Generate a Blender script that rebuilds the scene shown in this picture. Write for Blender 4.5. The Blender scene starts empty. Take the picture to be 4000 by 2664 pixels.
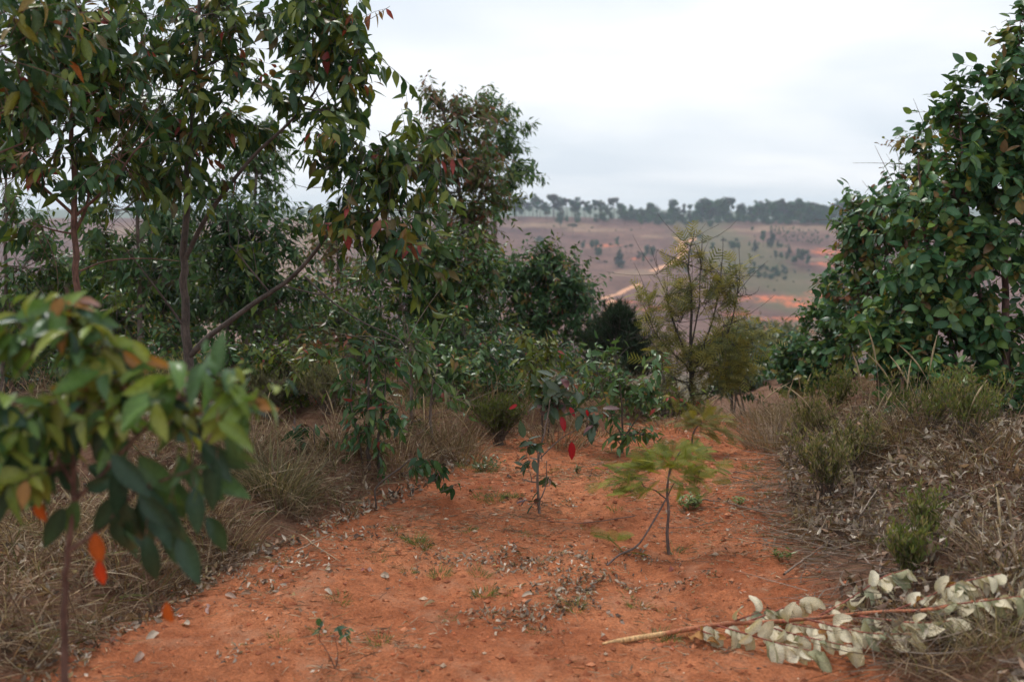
import bpy, math, random
import numpy as np

random.seed(7)
rng = np.random.default_rng(7)
scene = bpy.context.scene
COL = scene.collection

# ------------------------------------------------------------------ camera
FPX = 4444.4            # focal length in photo pixels (40 mm on a 36 mm wide sensor, 4000 px)
HZ = 835.0              # photo row of the true horizon
CAMH = 1.6
PITCH = math.atan((1332 - HZ) / FPX)
cam_d = bpy.data.cameras.new('camera')
cam_d.lens = 40
cam_d.sensor_width = 36
cam_d.clip_start = 0.05
cam_d.clip_end = 6000
cam_d.dof.use_dof = True
cam_d.dof.focus_distance = 6.4
cam_d.dof.aperture_fstop = 2.5
cam = bpy.data.objects.new('camera', cam_d)
cam.location = (0, 0, CAMH)
cam.rotation_euler = (math.radians(90) - PITCH, 0, 0)
COL.objects.link(cam)
scene.camera = cam

# ------------------------------------------------------------------ sky and sun
SUN_EL, SUN_AZ = math.radians(62), math.radians(-35)     # azimuth from +Y (view direction), clockwise
world = bpy.data.worlds.new('World')
scene.world = world
world.use_nodes = True
wn, wl = world.node_tree.nodes, world.node_tree.links
wn.clear()
w_out = wn.new('ShaderNodeOutputWorld')
w_bg = wn.new('ShaderNodeBackground')
w_bg.inputs['Strength'].default_value = 0.1
sky = wn.new('ShaderNodeTexSky')
sky.sky_type = 'NISHITA'
sky.sun_disc = False
sky.sun_elevation = SUN_EL
sky.sun_rotation = SUN_AZ
tc = wn.new('ShaderNodeTexCoord')
sep = wn.new('ShaderNodeSeparateXYZ')
wl.new(tc.outputs['Generated'], sep.inputs[0])


def wmath(op, a, b=None):
    n = wn.new('ShaderNodeMath')
    n.operation = op
    for i, v in enumerate((a, b)):
        if v is None:
            continue
        if isinstance(v, (int, float)):
            n.inputs[i].default_value = v
        else:
            wl.new(v, n.inputs[i])
    return n.outputs[0]


den = wmath('ADD', wmath('MAXIMUM', sep.outputs['Z'], 0.0), 0.20)     # a flat layer of cloud seen in perspective
comb = wn.new('ShaderNodeCombineXYZ')
wl.new(wmath('DIVIDE', sep.outputs['X'], den), comb.inputs[0])
wl.new(wmath('DIVIDE', sep.outputs['Y'], den), comb.inputs[1])
wnz = wn.new('ShaderNodeTexNoise')
wnz.inputs['Scale'].default_value = 0.95
wnz.inputs['Detail'].default_value = 5
wnz.inputs['Roughness'].default_value = 0.48
wnz.inputs['Distortion'].default_value = 0.3
wmap = wn.new('ShaderNodeMapping')
wmap.inputs['Location'].default_value = (3.1, 1.7, 0.0)
wl.new(comb.outputs[0], wmap.inputs[0])
wl.new(wmap.outputs[0], wnz.inputs['Vector'])
wr = wn.new('ShaderNodeValToRGB')
wr.color_ramp.elements[0].position = 0.37
wr.color_ramp.elements[0].color = (5.5, 6.0, 6.6, 1)
wr.color_ramp.elements[1].position = 0.64
wr.color_ramp.elements[1].color = (7.6, 7.7, 7.9, 1)
wl.new(wnz.outputs['Fac'], wr.inputs[0])
wmix = wn.new('ShaderNodeMixRGB')
wmix.inputs[0].default_value = 0.93
wl.new(sky.outputs[0], wmix.inputs[1])
wl.new(wr.outputs[0], wmix.inputs[2])
wl.new(wmix.outputs[0], w_bg.inputs['Color'])
wl.new(w_bg.outputs[0], w_out.inputs['Surface'])

sun_d = bpy.data.lights.new('sun', 'SUN')
sun_d.energy = 1.5
sun_d.angle = math.radians(17)
sun_d.color = (1.0, 0.96, 0.9)
sun = bpy.data.objects.new('sun', sun_d)
sd = np.array([math.sin(SUN_AZ) * math.cos(SUN_EL), math.cos(SUN_AZ) * math.cos(SUN_EL), math.sin(SUN_EL)])
from mathutils import Vector, Matrix
sun.rotation_euler = Vector(sd).to_track_quat('Z', 'Y').to_euler()
sun.location = (0, 0, 30)
COL.objects.link(sun)

vs = scene.view_settings
vs.view_transform = 'Standard'
vs.look = 'None'
vs.exposure = 0.56
vs.gamma = 1.0
vs.use_curve_mapping = False
cy = scene.cycles
cy.max_bounces = 6
cy.diffuse_bounces = 3
cy.glossy_bounces = 2
cy.transmission_bounces = 4
cy.transparent_max_bounces = 4
cy.volume_bounces = 1
cy.sample_clamp_indirect = 6
cy.use_denoising = True


# ------------------------------------------------------------------ pixel <-> place
def ray(px, py):
    vx, vy = (px - 2000) / FPX, (1332 - py) / FPX
    s, c = math.sin(PITCH), math.cos(PITCH)
    return np.array([vx, c + vy * s, -s + vy * c])


def P(px, py, d):
    """the place that stands d metres ahead on the sight line of photo point (px, py)"""
    r = ray(px, py)
    return np.array([0, 0, CAMH]) + r * (d / r[1])


def pxm(d):
    """metres per photo pixel at distance d"""
    return d / FPX


# ------------------------------------------------------------------ noise and terrain
def _hash(i, j, s):
    n = (i * 374761393 + j * 668265263 + s * 974634777) & 0xFFFFFFFF
    n = ((n ^ (n >> 13)) * 1274126177) & 0xFFFFFFFF
    n = n ^ (n >> 16)
    return (n & 0xFFFF) / 65535.0


def vnoise(x, y, s=0):
    x = np.asarray(x, float)
    y = np.asarray(y, float)
    i, j = np.floor(x).astype(np.int64), np.floor(y).astype(np.int64)
    u, v = x - i, y - j
    u = u * u * (3 - 2 * u)
    v = v * v * (3 - 2 * v)
    a = _hash(i, j, s) * (1 - u) + _hash(i + 1, j, s) * u
    b = _hash(i, j + 1, s) * (1 - u) + _hash(i + 1, j + 1, s) * u
    return a * (1 - v) + b * v


def fbm(x, y, s=0, o=4, g=0.5):
    t, a, n = 0, 1, 0
    for k in range(o):
        t = t + a * (vnoise(x * 2 ** k + 17.3 * k, y * 2 ** k + 9.1 * k, s + k) - 0.5)
        n += a
        a *= g
    return t / n * 2


def sstep(a, b, x):
    t = np.clip((np.asarray(x, float) - a) / (b - a), 0, 1)
    return t * t * (3 - 2 * t)


_PY = np.array([-60, -20, 4, 8.4, 9.6, 11.5, 15, 25, 60, 150, 300, 350, 420, 560, 690, 740, 860, 1150, 1500, 1950, 2080, 2320])
_PZ = np.array([0.0, 0, 0, -0.03, -.15, -.42, -.95, -3.0, -9.5, -22, -36, -37, -31.5, -17, -3.6, -1.6, -8, -30, -14, 12, 14, 4.])
_PM = np.gradient(_PZ, _PY)


def profile(y):
    y = np.clip(np.asarray(y, float), _PY[0], _PY[-1])
    k = np.clip(np.searchsorted(_PY, y) - 1, 0, len(_PY) - 2)
    h = _PY[k + 1] - _PY[k]
    t = (y - _PY[k]) / h
    m0, m1 = _PM[k] * h, _PM[k + 1] * h
    return ((2 * t ** 3 - 3 * t ** 2 + 1) * _PZ[k] + (t ** 3 - 2 * t ** 2 + t) * m0
            + (-2 * t ** 3 + 3 * t ** 2) * _PZ[k + 1] + (t ** 3 - t ** 2) * m1)


_LE = (np.array([-5, 2.0, 4.0, 4.9, 5.5, 6.35, 7.1, 7.8, 8.5, 9.3, 10.5]), np.array([-1.9, -1.8, -1.63, -1.40, -1.08, -.72, -.45, -.30, .35, 1.15, 1.8]))
_RE = (np.array([-5, 2.0, 3.9, 4.84, 6.1, 7.7, 8.7, 9.6, 10.5]), np.array([1.25, 1.28, 1.30, 1.38, 1.46, 1.84, 1.92, 2.1, 2.5]))


def path_mask(x, y):
    """1 on the bare red path, 0 on the verges"""
    w = 0.16 * fbm(x * 1.7, y * 1.7, 31, 3)
    l = np.interp(y, *_LE) + w
    r = np.interp(y, *_RE) + w
    m = sstep(-0.10, 0.14, x - l) * sstep(-0.10, 0.14, r - x)
    return m * (1 - sstep(9.6, 10.4, y))


def terr(x, y):
    x = np.asarray(x, float)
    y = np.asarray(y, float)
    z = profile(y)
    near = 1 - sstep(14, 30, y)
    l = np.interp(y, *_LE)
    r = np.interp(y, *_RE)
    z = z + near * (0.17 * sstep(-.02, 0.36, l - x) + 0.10 * sstep(0.5, 3.0, l - x) + 0.09 * fbm(x * 2.3, y * 2.3, 47, 3) * sstep(.05, .5, l - x)) * sstep(1.5, 3.0, y)
    z = z + near * (0.10 * sstep(-.1, 0.5, x - r) + 0.26 * sstep(0.3, 1.2, x - r) * sstep(4.6, 5.8, y) + 0.13 * fbm(x * 2.1, y * 2.1, 53, 3) * sstep(.1, .6, x - r)) * sstep(1.5, 3.0, y)
    mid_ = (l + r) / 2 + .15
    for s_ in (-.58, .52):                          # old wheel ruts, half washed out
        z = z - near * 0.035 * np.exp(-((x - mid_ - s_ - .10 * fbm(y * .9, y * 0 + s_, 21, 2)) / .15) ** 2) * (.55 + .6 * vnoise(x * .7, y * .7, 23)) * (1 - sstep(8.6, 9.4, y))
    z = z + 0.10 * np.exp(-((x - 1.66) / 0.30) ** 2 - ((y - 8.9) / 0.28) ** 2) * (.6 + .8 * vnoise(x * 9, y * 9, 29))
    z = z + near * (0.060 * fbm(x * 1.1, y * 1.1, 3, 3) + 0.030 * fbm(x * 3.6, y * 3.6, 11, 3) + 0.012 * fbm(x * 16, y * 16, 15, 2))
    far = sstep(30, 400, y)
    z = z + far * (4.0 * fbm(x / 160, y / 160, 5, 4)) * (1 - 0.6 * sstep(900, 1500, y))
    z = z + sstep(1300, 1700, y) * 14 * fbm(x / 420, y / 900, 8, 3)
    return z


_GT = np.concatenate([np.arange(0.5, 14, 0.03), 14 * 1.006 ** np.arange(0, 860)])


def ground_px(px, py):
    """where the sight line of a photo point meets the ground"""
    r = ray(px, py)
    z = CAMH + r[2] * _GT
    under = np.nonzero(z < terr(r[0] * _GT, r[1] * _GT))[0]
    if not len(under):
        return np.array([0, 0, CAMH]) + r * 700
    i = max(1, under[0])
    t = np.linspace(_GT[i - 1], _GT[i], 24)
    k = np.nonzero(CAMH + r[2] * t < terr(r[0] * t, r[1] * t))[0]
    t = t[k[0]] if len(k) else _GT[i]
    return np.array([0, 0, CAMH]) + r * t


def on_ground(p, dz=0.0):
    return np.array([p[0], p[1], float(terr(p[0], p[1])) + dz])


# ------------------------------------------------------------------ materials
def nodes_of(name):
    m = bpy.data.materials.new(name)
    m.use_nodes = True
    nt = m.node_tree
    nt.nodes.clear()
    out = nt.nodes.new('ShaderNodeOutputMaterial')
    return m, nt.nodes, nt.links, out


def noise(n, l, scale, detail=4, vec=None, rough=0.55):
    t = n.new('ShaderNodeTexNoise')
    t.inputs['Scale'].default_value = scale
    t.inputs['Detail'].default_value = detail
    t.inputs['Roughness'].default_value = rough
    if vec is not None:
        l.new(vec, t.inputs['Vector'])
    return t.outputs['Fac']


def ramp(n, l, fac, a, b, ca, cb):
    r = n.new('ShaderNodeValToRGB')
    r.color_ramp.elements[0].position = a
    r.color_ramp.elements[1].position = b
    r.color_ramp.elements[0].color = (*ca, 1)
    r.color_ramp.elements[1].color = (*cb, 1)
    l.new(fac, r.inputs[0])
    return r.outputs[0]


def mix(n, l, fac, a, b, mode='MIX'):
    m = n.new('ShaderNodeMixRGB')
    m.blend_type = mode
    for i, v in enumerate((fac, a, b)):
        if isinstance(v, (int, float)):
            m.inputs[i].default_value = v
        elif isinstance(v, tuple):
            m.inputs[i].default_value = (*v, 1)
        else:
            l.new(v, m.inputs[i])
    return m.outputs[0]


def leaf_material(name, rough, trans, spec=0.5, nscale=14.0, namp=0.35):
    m, n, l, out = nodes_of(name)
    at = n.new('ShaderNodeAttribute')
    at.attribute_name = 'tint'
    tcn = n.new('ShaderNodeTexCoord')
    nz = noise(n, l, nscale, 3, tcn.outputs['Object'])
    dk = ramp(n, l, nz, 0.3, 0.7, (1 - namp,) * 3, (1 + namp * .6,) * 3)
    col = mix(n, l, 1.0, at.outputs['Color'], dk, 'MULTIPLY')
    nb = noise(n, l, nscale * 2.3, 2, tcn.outputs['Object'])
    col = mix(n, l, ramp(n, l, nb, .60, .78, (0, 0, 0), (.45, .45, .45)), col, mix(n, l, 1.0, col, (1.9, 1.35, .7), 'MULTIPLY'))
    b = n.new('ShaderNodeBsdfPrincipled')
    l.new(col, b.inputs['Base Color'])
    b.inputs['Roughness'].default_value = rough
    b.inputs['Specular IOR Level'].default_value = spec
    if trans:
        t = n.new('ShaderNodeBsdfTranslucent')
        l.new(mix(n, l, 1.0, col, (1.5, 1.5, 0.7), 'MULTIPLY'), t.inputs['Color'])
        mx = n.new('ShaderNodeMixShader')
        mx.inputs[0].default_value = trans
        l.new(b.outputs[0], mx.inputs[1])
        l.new(t.outputs[0], mx.inputs[2])
        l.new(mx.outputs[0], out.inputs['Surface'])
    else:
        l.new(b.outputs[0], out.inputs['Surface'])
    return m


MAT = {}
MAT['leaf'] = leaf_material('glossy leaf', 0.25, 0.22, 0.24)
MAT['dry'] = leaf_material('dry leaf and straw', 0.8, 0.18, 0.25, 30.0, 0.45)
MAT['grass'] = leaf_material('grass blade', 0.6, 0.3, 0.3, 9.0, 0.3)
MAT['far'] = leaf_material('far foliage', 0.7, 0.12, 0.3, 0.5, 0.45)


def bark_material():
    m, n, l, out = nodes_of('bark')
    at = n.new('ShaderNodeAttribute')
    at.attribute_name = 'tint'
    tcn = n.new('ShaderNodeTexCoord')
    mp = n.new('ShaderNodeMapping')
    mp.inputs['Scale'].default_value = (1, 1, 0.22)
    l.new(tcn.outputs['Object'], mp.inputs[0])
    nz = noise(n, l, 95, 5, mp.outputs[0], 0.65)
    nz2 = noise(n, l, 9, 3, tcn.outputs['Object'])
    col = mix(n, l, 1.0, at.outputs['Color'], ramp(n, l, nz, 0.3, 0.7, (.45, .45, .45), (1.6, 1.55, 1.5)), 'MULTIPLY')
    col = mix(n, l, 1.0, col, ramp(n, l, nz2, 0.35, 0.65, (.7, .65, .62), (1.25, 1.25, 1.25)), 'MULTIPLY')
    b = n.new('ShaderNodeBsdfPrincipled')
    l.new(col, b.inputs['Base Color'])
    b.inputs['Roughness'].default_value = 0.85
    bp = n.new('ShaderNodeBump')
    bp.inputs['Strength'].default_value = 0.7
    bp.inputs['Distance'].default_value = 0.006
    l.new(nz, bp.inputs['Height'])
    l.new(bp.outputs[0], b.inputs['Normal'])
    l.new(b.outputs[0], out.inputs['Surface'])
    return m


MAT['bark'] = bark_material()


def ground_material():
    m, n, l, out = nodes_of('red earth and dry hillside')
    at = n.new('ShaderNodeAttribute')
    at.attribute_name = 'zone'           # R bare path, G far hillside, B eroded red gully
    sp = n.new('ShaderNodeSeparateColor')
    l.new(at.outputs['Color'], sp.inputs[0])
    at2 = n.new('ShaderNodeAttribute')
    at2.attribute_name = 'cover'         # R tan straw, G green cover, B greyish litter
    sp2 = n.new('ShaderNodeSeparateColor')
    l.new(at2.outputs['Color'], sp2.inputs[0])
    tcn = n.new('ShaderNodeTexCoord')
    O = tcn.outputs['Object']
    n1 = noise(n, l, 1.3, 5, O)
    n2 = noise(n, l, 14, 6, O, 0.65)
    n3 = noise(n, l, 90, 4, O, 0.7)
    n4 = noise(n, l, 320, 2, O, 0.6)
    soil = ramp(n, l, n1, 0.36, 0.64, (0.39, 0.118, 0.046), (0.60, 0.220, 0.098))
    soil = mix(n, l, 1.0, soil, ramp(n, l, n2, 0.3, 0.7, (.66, .62, .60), (1.22, 1.24, 1.26)), 'MULTIPLY')
    soil = mix(n, l, 1.0, soil, ramp(n, l, n3, 0.32, 0.68, (.62, .58, .55), (1.25, 1.25, 1.25)), 'MULTIPLY')
    mps = n.new('ShaderNodeMapping')
    mps.inputs['Scale'].default_value = (1.0, .38, 1.0)
    l.new(O, mps.inputs[0])
    n6 = noise(n, l, 1.9, 5, mps.outputs[0], 0.6)
    soil = mix(n, l, ramp(n, l, n6, 0.50, 0.66, (0, 0, 0), (.6, .6, .6)), soil, mix(n, l, 1.0, soil, (.68, .62, .60), 'MULTIPLY'))
    n5 = noise(n, l, 4.2, 6, O, 0.7)
    soil = mix(n, l, ramp(n, l, n5, 0.52, 0.72, (0, 0, 0), (.55, .55, .55)), soil, (0.52, 0.29, 0.18))
    grit = ramp(n, l, n4, 0.60, 0.68, (0, 0, 0), (1, 1, 1))
    soil = mix(n, l, mix(n, l, 1.0, grit, (.55, .55, .55), 'MULTIPLY'), soil, (0.55, 0.38, 0.27))
    verge = ramp(n, l, n2, 0.3, 0.7, (0.12, 0.055, 0.032), (0.27, 0.15, 0.095))
    verge = mix(n, l, 1.0, verge, ramp(n, l, n3, 0.3, 0.7, (.5, .5, .5), (1.4, 1.4, 1.4)), 'MULTIPLY')
    nearc = mix(n, l, sp.outputs[0], verge, soil)
    # far hillside
    f1 = noise(n, l, 0.018, 5, O)
    f2 = noise(n, l, 0.09, 6, O, 0.65)
    mpf = n.new('ShaderNodeMapping')
    mpf.inputs['Scale'].default_value = (1.0, 0.35, 1.0)
    mpf.inputs['Rotation'].default_value = (0, 0, 0.5)
    l.new(O, mpf.inputs[0])
    f3 = noise(n, l, 0.35, 5, mpf.outputs[0], 0.7)
    hill = ramp(n, l, f1, 0.36, 0.62, (0.098, 0.047, 0.043), (0.168, 0.092, 0.070))
    hill = mix(n, l, sp2.outputs[0], hill, (0.25, 0.165, 0.11))
    hill = mix(n, l, 1.0, hill, ramp(n, l, f2, 0.3, 0.7, (.68, .66, .66), (1.28, 1.26, 1.22)), 'MULTIPLY')
    hill = mix(n, l, 1.0, hill, ramp(n, l, f3, 0.3, 0.7, (.72, .72, .72), (1.22, 1.2, 1.18)), 'MULTIPLY')
    hill = mix(n, l, sp2.outputs[1], hill, (0.105, 0.115, 0.05))
    gfac = mix(n, l, 1.0, sp.outputs[2], ramp(n, l, f3, 0.42, 0.56, (0, 0, 0), (1, 1, 1)), 'MULTIPLY')
    hill = mix(n, l, gfac, hill, (0.58, 0.15, 0.06))
    col = mix(n, l, sp.outputs[1], nearc, hill)
    b = n.new('ShaderNodeBsdfPrincipled')
    l.new(col, b.inputs['Base Color'])
    b.inputs['Roughness'].default_value = 0.95
    b.inputs['Specular IOR Level'].default_value = 0.15
    bp = n.new('ShaderNodeBump')
    bp.inputs['Strength'].default_value = 1.0
    bp.inputs['Distance'].default_value = 0.022
    l.new(mix(n, l, 0.45, n3, n2), bp.inputs['Height'])
    bp2 = n.new('ShaderNodeBump')
    bp2.inputs['Strength'].default_value = 0.9
    bp2.inputs['Distance'].default_value = 0.006
    l.new(n4, bp2.inputs['Height'])
    l.new(bp.outputs[0], bp2.inputs['Normal'])
    l.new(bp2.outputs[0], b.inputs['Normal'])
    l.new(b.outputs[0], out.inputs['Surface'])
    return m


MAT['ground'] = ground_material()


def soil_material(name, ca, cb, sc):
    m, n, l, out = nodes_of(name)
    tcn = n.new('ShaderNodeTexCoord')
    nz = noise(n, l, sc, 5, tcn.outputs['Object'], 0.65)
    b = n.new('ShaderNodeBsdfPrincipled')
    l.new(ramp(n, l, nz, 0.3, 0.7, ca, cb), b.inputs['Base Color'])
    b.inputs['Roughness'].default_value = 0.95
    bp = n.new('ShaderNodeBump')
    bp.inputs['Strength'].default_value = 0.6
    bp.inputs['Distance'].default_value = 0.01
    l.new(nz, bp.inputs['Height'])
    l.new(bp.outputs[0], b.inputs['Normal'])
    l.new(b.outputs[0], out.inputs['Surface'])
    return m


MAT['track'] = soil_material('pale dirt track', (0.52, 0.24, 0.12), (0.70, 0.38, 0.22), 0.4)
MAT['stone'] = soil_material('red stone', (0.36, 0.12, 0.06), (0.55, 0.24, 0.13), 60)


# ------------------------------------------------------------------ mesh building
class MB:
    """collects vertices, faces and a tint colour per vertex, and links them as ONE mesh object"""

    def __init__(self):
        self.v, self.t, self.q, self.c, self.n = [], [], [], [], 0

    def add(self, v, quads=None, tris=None, col=None):
        v = np.asarray(v, float).reshape(-1, 3)
        if quads is not None and len(quads):
            self.q.append(np.asarray(quads, np.int64).reshape(-1, 4) + self.n)
        if tris is not None and len(tris):
            self.t.append(np.asarray(tris, np.int64).reshape(-1, 3) + self.n)
        self.v.append(v)
        c = np.asarray(col if col is not None else (0.5, 0.5, 0.5), float)
        if c.ndim == 1:
            c = np.repeat(c[None], len(v), 0)
        self.c.append(c)
        self.n += len(v)

    def mesh(self, name, mat, origin=(0, 0, 0), smooth=True, attr='tint'):
        v = np.concatenate(self.v) - np.asarray(origin, float)
        q = np.concatenate(self.q) if self.q else np.zeros((0, 4), np.int64)
        t = np.concatenate(self.t) if self.t else np.zeros((0, 3), np.int64)
        me = bpy.data.meshes.new(name)
        me.vertices.add(len(v))
        me.vertices.foreach_set('co', v.astype(np.float32).ravel())
        nl = q.size + t.size
        me.loops.add(nl)
        me.loops.foreach_set('vertex_index', np.concatenate([q.ravel(), t.ravel()]).astype(np.int32))
        npoly = len(q) + len(t)
        me.polygons.add(npoly)
        tot = np.concatenate([np.full(len(q), 4), np.full(len(t), 3)]).astype(np.int32)
        me.polygons.foreach_set('loop_start', (np.cumsum(tot) - tot).astype(np.int32))
        me.polygons.foreach_set('loop_total', tot)
        me.polygons.foreach_set('use_smooth', np.full(npoly, smooth, bool))
        if attr:
            a = me.attributes.new(attr, 'FLOAT_COLOR', 'POINT')
            c = np.concatenate(self.c)
            a.data.foreach_set('color', np.concatenate([c, np.ones((len(c), 1))], 1).astype(np.float32).ravel())
        me.materials.append(MAT[mat] if isinstance(mat, str) else mat)
        me.update(calc_edges=True)
        return me

    def build(self, name, mat, parent=None, origin=(0, 0, 0), smooth=True, kind=None):
        o = bpy.data.objects.new(name, self.mesh(name, mat, origin, smooth))
        COL.objects.link(o)
        if parent is not None:
            o.parent = parent
        else:
            o.location = origin
        if kind:
            o['kind'] = kind
        return o


def tag(o, label=None, cat=None, group=None, kind=None):
    if label:
        o['label'] = label
    if cat:
        o['category'] = cat
    if group:
        o['group'] = group
    if kind:
        o['kind'] = kind
    return o


def empty(name, loc, label, cat, group=None):
    o = bpy.data.objects.new(name, None)
    o.empty_display_size = 0.1
    o.location = loc
    COL.objects.link(o)
    return tag(o, label, cat, group)


def copy_tree(o, parent=None):
    c = o.copy()
    COL.objects.link(c)
    c.parent = parent
    for ch in list(o.children):
        copy_tree(ch, c)
    return c


def unit(v):
    v = np.asarray(v, float)
    return v / np.maximum(np.linalg.norm(v, axis=-1, keepdims=True), 1e-9)


def smooth_path(pts, n):
    """Catmull-Rom through the points, n samples"""
    p = np.asarray(pts, float)
    if len(p) == 2:
        t = np.linspace(0, 1, n)[:, None]
        return p[0] * (1 - t) + p[1] * t
    q = np.vstack([2 * p[0] - p[1], p, 2 * p[-1] - p[-2]])
    u = np.linspace(0, len(p) - 1, n)
    k = np.minimum(u.astype(int), len(p) - 2)
    t = (u - k)[:, None]
    a, b, c, d = q[k], q[k + 1], q[k + 2], q[k + 3]
    return 0.5 * (2 * b + (c - a) * t + (2 * a - 5 * b + 4 * c - d) * t ** 2 + (3 * b - a - 3 * c + d) * t ** 3)


def tube(mb, path, r, sides=6, col=(0.1, 0.07, 0.05), cap=True):
    p = np.asarray(path, float)
    n = len(p)
    r = np.broadcast_to(np.asarray(r, float), (n,))
    d = unit(np.gradient(p, axis=0))
    ref = np.array([0.31, 0.93, 0.2]) if abs(d[0, 1]) < 0.9 else np.array([1.0, 0.1, 0.1])
    s = unit(np.cross(d, ref))
    t = np.cross(d, s)
    a = np.arange(sides) * 2 * math.pi / sides
    v = p[:, None] + r[:, None, None] * (np.cos(a)[None, :, None] * s[:, None] + np.sin(a)[None, :, None] * t[:, None])
    v = v.reshape(-1, 3)
    i = np.arange(n - 1)[:, None] * sides
    j = np.arange(sides)[None]
    k = (j + 1) % sides
    quads = np.stack([i + j, i + k, i + sides + k, i + sides + j], -1).reshape(-1, 4)
    tris = None
    if cap:
        v = np.vstack([v, p[-1] + d[-1] * r[-1]])
        e = (n - 1) * sides
        tris = [[e + x, e + (x + 1) % sides, n * sides] for x in range(sides)]
    mb.add(v, quads, tris, col)


# ---- leaf shapes: columns are (across, along, lift, shade of the tint)
def leaf_template(stations, fold, droop, curl=0.0):
    """stations: (along, half width 0..1). midrib and two sides"""
    V, Q, T = [], [], []
    rows = []
    for (v, h) in stations:
        w = -droop * v * v
        if h <= 0:
            rows.append([len(V)])
            V.append((0, v, w, 1.05))
        else:
            b = len(V)
            lift = fold * h + curl * h * math.sin(v * 7)
            V += [(-h, v, w + lift, 0.97), (0, v, w, 1.16), (h, v, w + lift, 0.97)]
            rows.append([b, b + 1, b + 2])
    for a, b in zip(rows, rows[1:]):
        if len(a) == 1 and len(b) == 3:
            T += [(a[0], b[1], b[0]), (a[0], b[2], b[1])]
        elif len(a) == 3 and len(b) == 1:
            T += [(a[0], a[1], b[0]), (a[1], a[2], b[0])]
        elif len(a) == 3:
            Q += [(a[0], a[1], b[1], b[0]), (a[1], a[2], b[2], b[1])]
    return np.array(V, float), np.array(Q, np.int64).reshape(-1, 4), np.array(T, np.int64).reshape(-1, 3)


LANCE = leaf_template([(0, 0), (.16, .62), (.38, 1.0), (.68, .66), (1, 0)], 0.06, 0.16)
LANCE2 = leaf_template([(0, 0), (.18, .72), (.42, .98), (.72, .55), (1, 0)], 0.03, 0.30)
OVATE = leaf_template([(0, 0), (.14, .70), (.42, 1.0), (.75, .70), (1, 0)], 0.06, 0.12)
FLATL = leaf_template([(0, 0), (.35, 1.0), (1, 0)], 0.05, 0.15)          # cheap: four triangles
CURL = leaf_template([(0, 0), (.2, .8), (.45, 1.0), (.75, .7), (1, 0)], 0.22, 0.45, 0.10)


def curved_leaf(prof, bend, roll, twist, cols=2, ratio=.30, wave=0.0):
    """a finer leaf blade: prof (along, half width), bent along its length, rolled across it and twisted"""
    V, Q, T, rows = [], [], [], []
    for (v, h) in prof:
        th = bend * v
        yy = math.sin(th) / bend if abs(bend) > 1e-3 else v
        zz = -(1 - math.cos(th)) / bend if abs(bend) > 1e-3 else 0.0
        if h <= 0:
            rows.append([len(V)])
            V.append((0, yy, zz, 1.0))
            continue
        row = []
        for k in range(-cols, cols + 1):
            a = k / cols * h
            rr = roll * (1 + .35 * math.sin(5 * v))
            x = math.sin(a * rr) / rr if abs(rr) > 1e-3 else a
            z = (1 - math.cos(a * rr)) / rr if abs(rr) > 1e-3 else 0.0
            z += wave * math.sin(9 * v + k) * abs(a)
            c, s = math.cos(twist * v), math.sin(twist * v)
            row.append(len(V))
            V.append((x * c - z * s, yy - .25 * z * ratio * math.sin(th), zz + (x * s + z * c) * ratio, 1.14 if k == 0 else (.86 if abs(k) == cols else 1.0)))
        rows.append(row)
    for a, b in zip(rows, rows[1:]):
        if len(a) == 1 and len(b) > 1:
            T += [(a[0], b[i + 1], b[i]) for i in range(len(b) - 1)]
        elif len(b) == 1 and len(a) > 1:
            T += [(a[i], a[i + 1], b[0]) for i in range(len(a) - 1)]
        else:
            Q += [(a[i], a[i + 1], b[i + 1], b[i]) for i in range(len(a) - 1)]
    return np.array(V, float), np.array(Q, np.int64).reshape(-1, 4), np.array(T, np.int64).reshape(-1, 3)


_OV = [(0, 0), (.08, .45), (.22, .85), (.42, 1.0), (.62, .92), (.82, .58), (1, 0)]
_LA = [(0, 0), (.10, .50), (.26, .88), (.44, 1.0), (.64, .80), (.84, .40), (1, 0)]
BROAD = {'BROAD_A': curved_leaf(_OV, .8, .8, .5, wave=.10), 'BROAD_B': curved_leaf(_OV, -1.1, -.7, -.6, wave=.10), 'BROAD_C': curved_leaf(_OV, 1.5, 1.1, .9, wave=.18), 'BROAD_D': curved_leaf(_OV, .5, 1.4, -1.1, wave=.12)}
LONG = {'LONG_A': curved_leaf(_LA, .55, .5, .15), 'LONG_B': curved_leaf(_LA, .95, .7, -.3), 'LONG_C': curved_leaf(_LA, .25, .35, .5)}
SHELL = {'SHELL_A': curved_leaf([(0, 0), (.25, .9), (.6, .85), (1, 0)], 1.1, 1.1, .8, 1), 'SHELL_B': curved_leaf([(0, 0), (.25, .9), (.6, .85), (1, 0)], -1.2, 1.2, -1.0, 1), 'SHELL_C': curved_leaf([(0, 0), (.3, 1), (.65, .8), (1, 0)], 1.6, 1.7, 1.2, 1)}


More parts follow.
